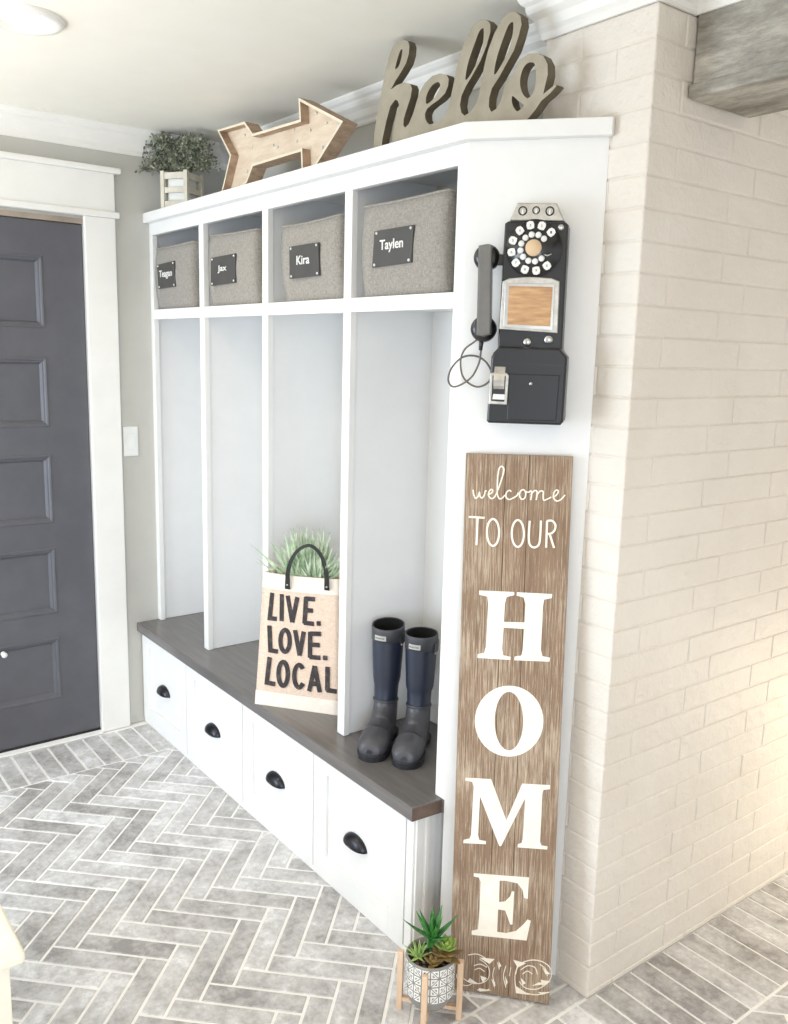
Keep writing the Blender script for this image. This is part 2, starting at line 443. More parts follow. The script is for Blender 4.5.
# ---- painted brick wall turning the corner
w = B(); rr = random.Random(3)
BP = .0673; zb0 = .488-7*BP-.017
core = .0028
w.box(PIER, XC-core, core, 3.2, 0, ZC)
z = .488-8*BP; row = 0
def brick(bld, face, a0, a1, z0, z1):
    j = rr.uniform(-.0008, .0008); g2 = .0009
    a0 += g2; a1 -= g2; z0 = max(z0+g2, 0.0); z1 = min(z1-g2, ZC)
    if z1-z0 < .01 or a1-a0 < .01: return
    if face == 'x': bld.box(XC-.02, XC+j, a0, a1, z0, z1, bev=.0042, seg=3)
    else: bld.box(a0, a1, j, .02, z0, z1, bev=.0042, seg=3)
r0 = -8
for k in range(-8, 30):
    z0 = .488+BP*k; z1 = z0+BP
    if z1 < 0.005 or z0 > ZC: continue
    odd = k % 2
    # side face (x = XC) running back in +y ; corner brick wraps
    off = .100 if not odd else .308
    a = 0.0; b_ = off
    # corner brick : full block wrapping the arris
    j = rr.uniform(-.0007, .0007); g2 = .0009
    zz0, zz1 = max(z0+g2, 0), min(z1-g2, ZC)
    wlen = .2 if not odd else .1
    if zz1-zz0 > .01:
        w.box(XC-wlen+g2, XC+j, -j, off-g2, zz0, zz1, bev=.0048, seg=3)
    a = off
    while a < 3.19:
        e_ = min(a+.308*(1 if not odd else 1), 3.2)
        brick(w, 'x', a, e_, z0, z1); a = e_
    a = XC-wlen
    while a > PIER+.001:
        e_ = max(a-.2, PIER-.002); brick(w, 'y', e_, a, z0, z1); a = e_
struct(link('wall_right', w, mt['brick']), 'white painted brick wall with a corner')

# ---- crown moulding along the walls
prof = [(0, 2.303), (.006, 2.303), (.009, 2.308), (.009, 2.318), (.016, 2.326), (.022, 2.345), (.033, 2.358), (.036, 2.366), (.036, 2.374), (.044, 2.380), (.050, 2.390), (.050, ZC), (0, ZC)]
path = [(0, -3.6), (0, WY), (PIER, WY), (PIER, 0), (XC, 0), (XC, .126), (5.6, .126)]
def offs(path, d):
    out = []
    for i, p in enumerate(path):
        p = Vector(p); a = Vector(path[i-1]) if i else None; b = Vector(path[i+1]) if i < len(path)-1 else None
        d1 = (p-a).normalized() if a is not None else (b-p).normalized(); d2 = (b-p).normalized() if b is not None else d1
        n1 = Vector((d1.y, -d1.x)); n2 = Vector((d2.y, -d2.x)); m = n1+n2
        out.append(p+m*(d/(m.dot(n1))))
    return out
cb = B(); cols = [offs(path, d) for d, z in prof]
rs = [[(cols[k][i].x, cols[k][i].y, prof[k][1]) for k in range(len(prof))] for i in range(len(path))]
cb.rings(rs, smooth=False)
struct(link('trim_1', cb, mt['trimw']), 'white stepped crown moulding under the ceiling')

# ---- wood beam running off the brick wall
bb = B()
X0, X1, Y0, Y1, Z0 = XC+.004, 5.6, .128, .352, 2.136
bb.box(X0, X1, Y0, Y1, Z0+.028, ZC-.004, bev=.004)
bb.box(X0-.0, X1, Y0-.014, Y1, Z0, Z0+.029, bev=.004)
o = link('wooden_beam', bb, mt['beam']); tag(o, 'weathered grey brown wooden beam under the ceiling beside the brick wall', 'beam')

# ---- door
dm = Matrix.Translation((0, 0, 0)) @ Matrix.Rotation(math.pi/2, 4, 'Z')   # local x -> +Y, local y -> -X (into the wall)
d = B()
PR = [(1.904, 1.641), (1.533, 1.272), (1.165, .899), (.799, .535), (.433, .179)]
xr = -.603; xl_ = -1.12
D0 = .010
d.box(DY0+.003, xl_, D0, D0+.040, .012, DZ-.004); d.box(xr, DY1-.003, D0, D0+.040, .012, DZ-.004)
zs = [DZ-.004]+[v for p in PR for v in p]+[.012]
for i in range(0, len(zs), 2): d.box(xl_, xr, D0, D0+.040, zs[i+1], zs[i])
for (t, b_) in PR: d.box(xl_, xr, D0+.012, D0+.030, b_, t)
door = link('door_1', d, mt['door']); door.matrix_world = dm; struct(door, 'charcoal grey five panel door')
for (t, b_) in PR:
    d = B()
    def loop(x0, x1, z0, z1, y):
        return [(x0, y, z0), (x1, y, z0), (x1, y, z1), (x0, y, z1)]
    seq = [(0, .0102), (.000, .0085), (.004, .006), (.010, .0075), (.013, .011), (.018, .012), (.026, .0225)]
    rs = [loop(xl_+a, xr-a, b_+a, t-a, yy) for a, yy in seq]
    d.rings(rs, cap=False, smooth=False)
    link('panel_moulding', d, mt['door'], door)
k = B(); k.lathe([(.0, 0), (.009, 0), (.009, .003), (.004, .006), (.004, .016), (.0095, .019), (.011, .024), (.009, .029), (.0, .031)], axis='y'); k.xf(Matrix.Diagonal((1, -1, 1, 1))); k.bm.normal_update()
kn = link('nub', k, mt['enamel'], door); kn.location = (-.815, D0, .405); kn['label'] = 'small white knob'  # added rounded piece standing in for an unidentified white glint
# frame (casing)
c = B(); T = -.020
c.box(DY1, -.334, T, 0, 0, 2.06, bev=.003)                       # right leg
c.box(DY0-.118, DY0, T, 0, 0, 2.06, bev=.003)
c.box(DY0-.135, -.318, T-.008, 0, 2.060, 2.084, bev=.004)         # bead
c.box(DY0-.118, -.334, T, 0, 2.084, 2.222, bev=.002)             # head
c.box(DY0-.145, -.312, T-.018, 0, 2.222, 2.243, bev=.005)         # cap
fr = link('door_frame', c, mt['trimw'], door)
c = B(); c.box(DY0, DY1, 0, .05, DZ+.001, DZ+.034); j = link('head_jamb', c, mt['jamb'], door); j['label'] = 'bare brown wood strip above the door'
c = B(); c.box(DY0, DY1, .003, .06, .001, .012); link('threshold', c, mt['gap'], door)
c = B(); c.box(DY0, DY1, -.034, .003, 0.0, .006, bev=.002); link('sill', c, mt['grout'], door)

# ---- light switch
sw = thing('light_switch', 'white rocker light switch on the grey wall between door and locker', 'light switch', mat=Matrix.Translation((0, -.292, 1.205)) @ Matrix.Rotation(math.pi/2, 4, 'Z'))
link('cover_plate', B().box(-.030, .030, -.006, 0, -.060, .060, bev=.003), mt['switchm'], sw)
link('rocker', B().box(-.0155, .0155, -.010, -.004, -.032, .032, bev=.0015), mt['switchm'], sw)

# ---- recessed ceiling light
cl = thing('ceiling_light', 'round white recessed ceiling light at the top left corner', 'ceiling light', loc=(.950, -.905, ZC))
link('trim_ring', B().lathe([(.107, 0), (.107, -.004), (.100, -.011), (.090, -.013), (.080, -.010), (.062, -.003), (.056, -.0008), (.056, 0)], seg=48, cap=False), mt['trimw'], cl)
mtb = emis('lit_lens', (255, 244, 222), 1.6)
link('lens', B().lathe([(.0, -.0030), (.050, -.0028), (.056, -.001), (.056, -.0002), (0, -.0002)], seg=48), mtb, cl)

# ================================================================== BUILT-IN LOCKER
lk = thing('mudroom_locker', 'tall white built-in locker with four open bays above the grey bench', 'locker', loc=(0, 0, HB))
H = HB
def lbox(name, x0, x1, y0, y1, z0, z1, m='white', bev=.0015, parent=None):
    return link(name, B().box(x0, x1, y0, y1, z0-H, z1-H, bev=bev), mt[m], parent or lk)
E_ = Vector((PX-L, DU, 0)).normalized(); N_ = Vector((E_.y, -E_.x, 0)); A_ = Vector((L, -DU, 0))
YK = .112
for i, (a, b_) in enumerate(FRAME_W):
    lbox('stile', a, b_, -DU, -DU+.020, H+.001, 2.012, bev=.001)
lbox('top_rail', 0.0, 1.876, -DU, -DU+.020, 2.012, 2.058, bev=.001)
for i in range(4):
    lbox('shelf_rail', FRAME_W[i][1], FRAME_W[i+1][0], -DU, -DU+.020, 1.690, 1.728, bev=.0008)
for i in (1, 2, 3):
    a, b_ = FRAME_W[i]
    lbox('divider', a+.006, b_-.006, -DU+.020, YK-.006, H+.001, 2.058, 'inner', .0005)
lbox('side_panel', 0.001, .016, -DU+.020, YK-.006, H+.001, 2.058, 'inner', .0005)
lbox('back_panel', 0.016, PIER-.002, YK-.006, WY-.002, H+.001, 1.704, 'inner', 0)
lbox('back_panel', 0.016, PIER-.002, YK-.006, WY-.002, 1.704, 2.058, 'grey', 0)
lbox('shelf', .016, 1.856, -DU+.020, YK-.006, 1.704, 1.726, 'inner', 0)
lbox('baseboard', 1.412, PIER-.003, YK-.018, YK-.006, H+.001, H+.062, 'white', .003)
# angled end panel
pm = Matrix(((E_.x, -N_.x, 0, A_.x), (E_.y, -N_.y, 0, A_.y), (0, 0, 1, 0), (0, 0, 0, 1)))     # local x along panel, y into the panel
PW = (Vector((PX, 0, 0))-A_).length
pp = [(L, -DU), (PX, -.0005), (PX-.028, -.0005), (L-.0005, -DU+.021)]
link('angled_panel', B().prism(pp, 0.001-H, 2.058-H), mt['white'], lk)
# top board
q1 = A_+N_*.0245
bp_ = [(0.001, YK), (0.001, -DU-.0245), (L+.0105, -DU-.0245), (2.1365, -.0155), (2.131, -.0008), (PIER-.001, -.0008), (PIER-.001, YK)]
link('top_board', B().prism(bp_, 2.058-H, 2.0954-H, bev=.0025), mt['white'], lk)

# bench top slab
bt = [(0.001, WY-.003), (0.001, YS), (1.8620, YS), (1.8690, -.1955), (1.8750, -.1935), (1.8540, -.172), (1.895, -.13), (PIER-.002, -.10), (PIER-.002, WY-.003)]
bt = [(0.001, YK+.02), (0.001, YS), (1.8610, YS), (1.8680, -DU-.001), (L-.0015, -DU-.001), (L-.0015, -DU+.022), (PIER-.004, -.125), (PIER-.004, YK+.02)]
bo = B(); bo.prism(bt, -TS, 0, bev=.003)
ob = link('wooden_seat_board', bo, [mt['bench'], mt['endgrain']]); ob.location = (0, 0, HB)
for p in ob.data.polygons:
    if p.normal.x > .9 and p.center.y < -.2: p.material_index = 1
tag(ob, 'grey stained wooden bench top running under the locker bays', 'bench top')

# base cabinet with four drawers
bc = thing('bench_cabinet', 'low white bench cabinet with four cup-handled drawers', 'cabinet', loc=(0, 0, 0))
ZT = HB-TS-.001
cc = B()
cc.box(0.001, 1.846, YB+.020, YK+.02, 0.001, ZT)
link('carcass', cc, mt['white'], bc)
dv = [0.004, .4427, .9037, 1.3617, 1.8150]
link('toe_rail', B().box(0.001, 1.846, YB+.004, YB+.020, .001, .022), mt['white'], bc)
for i in range(4):
    x0, x1 = dv[i]+.0022, dv[i+1]-.0022; z0, z1 = .020, ZT-.004
    fw = .068; cx = (x0+x1)/2
    dr = B(); y0, y1 = YB, YB+.0195
    dr.box(x0, x0+fw, y0, y1, z0, z1, bev=.0012); dr.box(x1-fw, x1, y0, y1, z0, z1, bev=.0012)
    dr.box(x0+fw, x1-fw, y0, y1, z1-.050, z1, bev=.0012); dr.box(x0+fw, x1-fw, y0, y1, z0, z0+.068, bev=.0012)
    dr.box(x0+fw-.001, x1-fw+.001, y0+.009, y1-.002, z0+.06, z1-.045)
    do = link('drawer_front', dr, mt['white'], bc)
    # cup pull: hooded quarter shell
    cp = B(); rs = []; a_, b__, c_ = .053, .028, .034
    NU, NV = 20, 8
    for v in range(NV+1):
        th = (math.pi/2)*v/NV
        ring = []
        for u in range(NU+1):
            ph = math.pi*u/NU
            ring.append((a_*math.cos(ph)*math.cos(th)**.8, -b__*math.sin(th)**.9, c_*math.sin(ph)*math.cos(th)**.8))
        rs.append(ring)
    # surface patch with thickness
    grid = [[cp.bm.verts.new(p) for p in r] for r in rs]
    for v in range(NV):
        for u in range(NU):
            try:
                f = cp.bm.faces.new([grid[v][u], grid[v][u+1], grid[v+1][u+1], grid[v+1][u]]); f.smooth = True
            except ValueError: pass
    bmesh.ops.remove_doubles(cp.bm, verts=cp.bm.verts, dist=1e-5)
    bmesh.ops.recalc_face_normals(cp.bm, faces=cp.bm.faces)
    bmesh.ops.solidify(cp.bm, geom=list(cp.bm.faces), thickness=.0022)
    pl = link('cup_pull', cp, mt['pull'], do); pl.location = (cx-.008, y0+.010, .194)
    # cup pull sits on the recessed field of the drawer
# end trims of the cabinet
for (x0, x1, ya, yb, dx) in ((1.8175, 1.846, YB, YB+.020, 0), (1.846, 1.8535, YB+.006, YB+.028, 0), (1.846, 1.858, -.234, -.222, 0)):
    link('end_trim', B().box(x0, x1, ya, yb, .001, ZT, bev=.0015), mt['white'], bc)
link('end_panel', B().box(1.8462, 1.852, YB+.028, -DU-.004, .001, ZT), mt['inner'], bc)

# ================================================================== FABRIC BINS
bin_specs = [
    # photo outline of the front: TL,TR,BR,BL ; tag TL,TR,BR,BL ; text
    ((156, 249, 193.5, 241, 194.0, 306, 158.5, 308), (158.5, 265, 175.5, 261, 176.8, 286.5, 160, 289), 'Teagan', 'grey fabric bin in the leftmost cubby of the locker with dark name tag', .95, 'flat'),
    ((209, 236, 256, 229, 258.5, 303, 211.5, 305), (212.5, 258, 237, 253.5, 237, 282.5, 212.5, 286), 'Jax', 'grey fabric bin in the second cubby from the door, shortest word on tag', .8, 'flat'),
    ((278.5, 226.5, 340.5, 214, 343.5, 298.5, 286, 300.5), (291, 247, 320, 242.5, 321, 275.5, 291.5, 279), 'Kira', 'slouching grey fabric bin narrower at its base in the third cubby', .8, 'slouch'),
    ((364, 207, 449, 189, 446, 292.5, 364, 295), (376.5, 231.5, 415.5, 225, 413, 262.5, 374, 268), 'Taylen', 'largest looking grey fabric bin in the rightmost cubby, nearest the telephone', .9, 'flat'),
]
YF = -DU+.012
for (o8, t8, txt, lab, cond, kind) in bin_specs:
    P3 = [hit(o8[2*i], o8[2*i+1], (0, 1, 0), YF) for i in range(4)]
    zbot = 1.7265
    xl0 = P3[3].x; xr0 = P3[2].x; xlt = P3[0].x; xrt = P3[1].x; zt = (P3[0].z+P3[1].z)/2
    ztl = P3[0].z; ztr = P3[1].z
    cx = (xl0+xr0)/2; hh = zt-zbot
    th = thing('storage_bin', lab, 'storage bin', loc=(cx, YF, zbot), group='fabric bins in the cubbies')
    b = B(); W0, W1 = (xr0-xl0), (xrt-xlt); DP = .235
    NZ = 10; rs = []
    def binring(t, ins=0, zoff=0):
        zl = (ztl-zbot)*t; zr = (ztr-zbot)*t
        xa = (xl0+(xlt-xl0)*t)-cx+ins; xb = (xr0+(xrt-xr0)*t)-cx-ins
        bul = .008*math.sin(math.pi*t)
        y0 = .004-bul+ins-.004*math.sin(3*t); y1 = DP-ins
        n = 9; pts = []
        sag = (.006 if kind == 'flat' else .010)*t
        for i in range(n):
            u = i/(n-1); pts.append((xa+(xb-xa)*u, y0-.006*math.sin(math.pi*u)*(1-abs(2*t-1)*.6)+ (.010*(1-u)*t if kind == 'slouch' else 0), zl+(zr-zl)*u-sag*math.sin(math.pi*u)*.5+zoff))
        for i in range(n):
            u = i/(n-1); pts.append((xb-(0)*u, y0+(y1-y0)*u, zr-.010*math.sin(math.pi*u)*t+zoff)) if 0 < u else None
        for i in range(1, n):
            u = i/(n-1); pts.append((xb+(xa-xb)*u, y1, zr+(zl-zr)*u+zoff))
        for i in range(1, n-1):
            u = i/(n-1); pts.append((xa, y1+(y0-y1)*u, zl-.010*math.sin(math.pi*u)*t+zoff))
        return pts
    for i in range(NZ+1): rs.append(binring(i/NZ))
    rs.append(binring(1, .006)); rs.append(binring(.985, .008)); 
    for i in (7, 4, 1): rs.append(binring(i/10, .008))
    b.rings(rs)
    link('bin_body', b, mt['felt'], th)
    hb = B(); r1 = binring(1.0); 
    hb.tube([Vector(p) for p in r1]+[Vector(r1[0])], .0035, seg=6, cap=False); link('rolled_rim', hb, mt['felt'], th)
    # tag plate
    T3 = [hit(t8[2*i], t8[2*i+1], (0, 1, 0), YF-.010) for i in range(4)]
    off = Vector((cx, YF, zbot))
    pl = B(); yy = -.0165
    pts = [(p.x-cx, p.z-zbot) for p in T3]
    pl.prism(pts, yy, yy+.005, axis='y'); tg = link('name_tag', pl, mt['tag'], th)
    tg['label'] = 'charcoal plate with white lettering'
    tcx = sum(p[0] for p in pts)/4; tcz = sum(p[1] for p in pts)/4; tw = (pts[1][0]+pts[2][0]-pts[0][0]-pts[3][0])/2; tz = (pts[0][1]+pts[1][1]-pts[2][1]-pts[3][1])/2
    wfac = {'Teagan': .74, 'Jax': .36, 'Kira': .44, 'Taylen': .6}[txt]
    me = text_mesh(txt, tw*wfac, tz*(.36 if txt in ('Teagan', 'Taylen') else .28), .0012, bold=.012, cx=tcx-.02*tw, cz=tcz+.04*tz)
    o = from_mesh('name_lettering', me, mt['enamel'], tg); o.location = (0, yy-.0008, 0)
    for sx in (0, 1):
        for sz in (0, 1):
            a = pts[0] if (sx, sz) == (0, 1) else pts[1] if (sx, sz) == (1, 1) else pts[2] if (sx, sz) == (1, 0) else pts[3]
            px_ = a[0]+(tcx-a[0])*.12; pz_ = a[1]+(tcz-a[1])*.14
            link('stud', B().lathe([(0, -.003), (.003, -.002), (.0042, .001), (0, .001)], c=(px_, yy, pz_), axis='y', seg=10), mt['enamel'], tg)

# ================================================================== TOP OF THE LOCKER
ZT0 = 2.0954
# --- hello sign
YH = -.100
hm = thing('hello_sign', 'grey brown wooden script word hello standing on top of the locker', 'sign', loc=(1.70, YH, ZT0))
def cA(p): q = hit(365+p[0]/7.88, 30+p[1]/7.88, (0, 1, 0), YH); return (q.x-1.70, q.z-ZT0)
def cB(p): q = hit(450+p[0]/6.567, p[1]/6.567, (0, 1, 0), YH); return (q.x-1.70, q.z-ZT0)
outer = [cA(p) for p in [(75, 800), (95, 680), (115, 560), (140, 430), (165, 310), (185, 220), (210, 150), (250, 95), (300, 72), (338, 88), (350, 125), (345, 190), (325, 260), (285, 330), (240, 400), (203, 470),
    (250, 435), (310, 412), (355, 425), (370, 460), (360, 530), (330, 620), (305, 700), (302, 748), (315, 770), (345, 740), (382, 650), (408, 560), (430, 490), (470, 420), (530, 362), (590, 342), (640, 352), (660, 385), (655, 440), (630, 500), (580, 550), (530, 585), (490, 620), (472, 660), (475, 700), (492, 733), (512, 745), (560, 728), (620, 685), (655, 620)]]
outer += [cB(p) for p in [(30, 520), (60, 380), (100, 260), (150, 170), (198, 130), (240, 130), (264, 155), (265, 210), (240, 300), (200, 400), (150, 490), (105, 565), (75, 630), (65, 690), (75, 740), (95, 760), (130, 738), (168, 690), (190, 620), (205, 540), (225, 430), (250, 330), (290, 220), (340, 130), (390, 82), (430, 78), (463, 105), (470, 160), (450, 240), (420, 330), (370, 420), (320, 510), (275, 580), (258, 640), (255, 700), (270, 735), (300, 718), (330, 670), (345, 620), (357, 560), (390, 508), (418, 495), (430, 440), (460, 390), (510, 357), (570, 348), (615, 370), (640, 420), (642, 490), (625, 560), (612, 618), (645, 592), (690, 555), (700, 565), (655, 615), (600, 662), (560, 722), (520, 770)]]
xr1 = cB((470, 785))[0]
base_pts = [(outer[-1][0]-.03, .0), (cB((350, 785))[0], .0), (cB((334, 762))[0], .012), (cB((315, 785))[0], .0), (cA((410, 830))[0], 0), (cA((387, 800))[0], .030), (cA((362, 830))[0], 0), (cA((205, 870))[0], 0)]
cnt = [cA(p) for p in [(215, 850), (225, 780), (245, 680), (268, 590), (258, 558), (238, 548), (200, 600), (165, 730), (138, 860)]]
left_b = [(cA((122, 905))[0], 0), (cA((55, 905))[0], 0)]
outer_s = []
full = outer+base_pts+cnt+left_b
holes = [[cA(p) for p in [(290, 150), (275, 170), (255, 230), (238, 305), (265, 285), (285, 225), (294, 170)]],
         [cA(p) for p in [(575, 410), (535, 430), (500, 480), (482, 530), (485, 582), (530, 552), (575, 490), (592, 435)]],
         [cB(p) for p in [(215, 185), (190, 210), (160, 290), (120, 410), (103, 495), (105, 525), (140, 480), (190, 380), (215, 290), (222, 210)]],
         [cB(p) for p in [(410, 145), (385, 165), (350, 250), (310, 370), (292, 455), (295, 490), (335, 430), (385, 330), (410, 230), (416, 170)]],
         [cB(p) for p in [(545, 410), (510, 415), (480, 450), (462, 510), (462, 570), (480, 620), (510, 645), (540, 615), (560, 560), (565, 490), (558, 430)]],
         [cB(p) for p in [(410, 632), (405, 660), (415, 700), (437, 730), (458, 722), (485, 690), (450, 665), (425, 640)]]]
me = fill_curve([full]+[[tuple(v) for v in catmull(h, 4)] for h in holes], .024)
o = from_mesh('letters', me, [mt['hello'], mt['helloe']], hm)
for p in me.polygons:
    if abs(p.normal.y) < .5: p.material_index = 1

# --- arrow marquee
YA = -.105
am = thing('arrow_decoration', 'whitewashed wooden arrow tray pointing right, leaning on the locker top', 'arrow', loc=(.85, YA, ZT0))
def cR(p): q = hit(205+p[0]/4.925, 85+p[1]/4.925, (0, 1, 0), YA); return (q.x-.85, q.z-ZT0)
AO = [cR(p) for p in [(680, 178), (460, 62), (465, 170), (235, 240), (195, 180), (60, 222), (122, 348), (68, 520), (205, 482), (235, 400), (472, 327), (478, 400)]]
lowtip = cR((497, 402)); AO += [(lowtip[0], max(.0, lowtip[1]-.0))]
mz = min(p[1] for p in AO); 
AO = [(x, z-0) for x, z in AO]
# rest the lowest points on the board: tail corner and head corner
AO[7] = (AO[7][0], .003); AO[11] = (AO[11][0], .006); AO[12] = (AO[12][0]+.008, .003)
TH = .052
def inset2(poly, d):
    n = len(poly); ar = sum(poly[i][0]*poly[(i+1) % n][1]-poly[(i+1) % n][0]*poly[i][1] for i in range(n)); s = 1 if ar > 0 else -1; out = []
    for i in range(n):
        a, p, b = Vector(poly[i-1]), Vector(poly[i]), Vector(poly[(i+1) % n]); d1 = (p-a).normalized(); d2 = (b-p).normalized()
        n1 = Vector((-d1.y, d1.x))*s; n2 = Vector((-d2.y, d2.x))*s; m = n1+n2; m = m/max(m.dot(n1), .35) if m.length > .01 else n1
        out.append(tuple(p+m*d))
    return out
AI = inset2(AO, .008)
n = len(AO)
wl = B()
for i in range(n):
    a, b_, c_, d_ = AO[i], AO[(i+1) % n], AI[(i+1) % n], AI[i]
    wl.prism([a, b_, c_, d_], 0, TH, axis='y')
ow = link('side_boards', wl, [mt['pinkp'], mt['rimw']], am)
for p in ow.data.polygons:
    if p.normal.y < -.9: p.material_index = 1
me = fill_curve([AI], .008); o = from_mesh('face_board', me, mt['pinkw'], am); o.location = (0, .030, 0)
for (px, py) in [(160, 240), (195, 300), (170, 420), (225, 380), (300, 290), (320, 300), (415, 270), (510, 130), (560, 180), (620, 190), (540, 300), (480, 215), (400, 215)]:
    x, z = cR((px, py)); link('bulb', B().ball((x, .027, z), .0045, seg=8), mt['enamel'], am)
bpy.context.view_layer.update()

# --- crate planter
ang = math.radians(33)
cr = thing('crate_planter', 'small whitewashed slatted crate at the left end of the locker top', 'crate', mat=Matrix.Translation((.112, -.190, ZT0)) @ Matrix.Rotation(ang, 4, 'Z'))
CW, CD, CH = .118, .118, .146
for (x, y_) in ((0, 0), (CW-.016, 0), (0, CD-.016), (CW-.016, CD-.016)):
    link('post', B().box(x, x+.016, y_, y_+.016, 0, CH, bev=.001), mt['crate'], cr)
for z0, z1 in ((.004, .036), (.066, .086), (.116, .140)):
    link('slat', B().box(.016, CW-.016, .003, .011, z0, z1, bev=.001), mt['crate'], cr)
    link('slat', B().box(CW-.011, CW-.003, .016, CD-.016, z0, z1, bev=.001), mt['crate'], cr)
    link('slat', B().box(.003, .011, .016, CD-.016, z0, z1, bev=.001), mt['crate'], cr)
    link('slat', B().box(.016, CW-.016, CD-.011, CD-.003, z0, z1, bev=.001), mt['crate'], cr)
link('base_board', B().box(.012, CW-.012, .012, CD-.012, .002, .006), mt['crate'], cr)
pp_ = thing('potted_plant', 'bushy grey-green small-leaved plant in the crate on the locker top', 'plant', mat=Matrix.Translation((.112, -.190, ZT0)) @ Matrix.Rotation(ang, 4, 'Z'))
link('pot', B().box(.020, CW-.020, .020, CD-.020, .0065, CH-.006, bev=.003), mt['enamel'], pp_)
lf = B(); stm = B(); rl = random.Random(5); pc = Vector((CW/2, CD/2, CH-.01))
def leaf(bld, c, d, nrm, ln, wd):
    d = d.normalized(); w_ = d.cross(nrm).normalized(); nn = w_.cross(d)
    P_ = [c, c+d*ln*.35+w_*wd*.5+nn*ln*.08, c+d*ln*.7+w_*wd*.38+nn*ln*.08, c+d*ln, c+d*ln*.7-w_*wd*.38+nn*ln*.08, c+d*ln*.35-w_*wd*.5+nn*ln*.08]
    vs = [bld.bm.verts.new(p) for p in P_]; m1 = bld.bm.verts.new(c+d*ln*.5)
    for i in range(6): bld.bm.faces.new([vs[i], vs[(i+1) % 6], m1])
def rv(r): 
    while 1:
        v = Vector((r.uniform(-1, 1), r.uniform(-1, 1), r.uniform(-1, 1)))
        if .05 < v.length < 1: return v.normalized()
# crown spreads sideways (photo: two rounded masses)
for k in range(100):
    tgt = Vector((rl.uniform(-1, 1), rl.uniform(-.7, .7), rl.uniform(.0, 1)))
    if tgt.length > 1: tgt.normalize()
    e2 = pc+Vector((tgt.x*.175-.020, tgt.y*.085-.0, .012+tgt.z*.165))
    mid = pc.lerp(e2, .5)+Vector((0, 0, .022))
    pts = [tuple(pc.lerp(mid, 0.15)), tuple(mid), tuple(e2)]
    pts = catmull(pts, 5, False)
    stm.tube(pts, [.0011]*len(pts), seg=4)
    for q in pts[2:]:
        for m in range(5):
            dv_ = rv(rl); leaf(lf, q+dv_*.006, dv_+Vector((0, 0, .2)), rv(rl), rl.uniform(.009, .016), rl.uniform(.006, .010))
rz = Matrix.Rotation(math.radians(8), 4, 'Z')
o1 = link('foliage', lf, mt['eucal'], pp_); o2 = link('stem', stm, mt['eucal'], pp_); o2['kind'] = 'stuff'; o1['kind'] = 'stuff'

# ================================================================== PAYPHONE on the angled panel
PH = .085     # front face stands off the panel
def pn(px, py, off): 
    q = hit(px, py, N_, N_.dot(A_)+off); return ((q-A_).dot(E_), q.z)
SX, ZP = .163, 1.60
pho = thing('wall_telephone', 'black rotary payphone with silver trim hung on the white angled panel', 'telephone', mat=Matrix.Translation(A_+E_*SX+Vector((0, 0, ZP))) @ Matrix(((E_.x, -N_.x, 0, 0), (E_.y, -N_.y, 0, 0), (0, 0, 1, 0), (0, 0, 0, 1))))
def c3(p, off): s, z = pn(430+p[0]/3.795, 180+p[1]/3.795, off); return (s-SX, z-ZP)   # crop (430,180) scale 3.795
up = [c3(p, PH-.02) for p in [(284, 165), (296, 156), (515, 160), (526, 170), (500, 655), (255, 655)]]
lo = [c3(p, PH) for p in [(262, 632), (240, 655), (232, 672), (214, 915), (222, 922), (494, 931), (505, 918), (520, 685), (520, 672), (494, 640)]]
link('upper_housing', B().prism(up, -(PH-.02), -.001, axis='y', bev=.004), mt['black'], pho)
link('lower_housing', B().prism(lo, -PH, -.001, axis='y', bev=.005), mt['black'], pho)
ridge = [c3(p, PH+.001) for p in [(245, 690), (510, 700), (510, 708), (245, 699)]]
link('vault_ridge', B().prism(ridge, -PH-.002, -PH, axis='y'), mt['blackp'], pho)
vd = [c3(p, PH+.001) for p in [(300, 735), (492, 742), (478, 915), (292, 910)]]
link('vault_door', B().prism(vd, -PH-.003, -PH+.001, axis='y', bev=.0015), mt['black'], pho)
o = link('lock_screw', B().lathe([(0, -.002), (.0035, -.0015), (.0045, .002), (0, .002)], c=(c3((383, 773), PH)[0], -PH-.003, c3((383, 773), PH)[1]), axis='y', seg=14), mt['chrome'], pho)
# coin plate on top
cpz = [c3(p, .05) for p in [(333, 86), (482, 88), (512, 158), (302, 156)]]
cp_ = link('coin_plate', B().prism(cpz, -.052, -.001, axis='y', bev=.003), mt['silver'], pho)
for (px, py, rad) in ((352, 117, .0100), (403, 115, .0086), (455, 118, .0100)):
    x, z = c3((px, py), .052)
    link('coin_ring', B().lathe([(rad*.7, -.0535), (rad*.85, -.0552), (rad, -.0535), (rad, -.0515), (rad*.7, -.0515)], c=(x, 0, z), axis='y', seg=24, cap=False), mt['pull'], cp_)
    link('coin_slot', B().prism([(x-.0022, z-.008), (x+.0022, z-.008), (x+.0012, z+.003), (x-.0012, z+.003)], -.0545, -.0515, axis='y'), mt['enamel'], cp_)
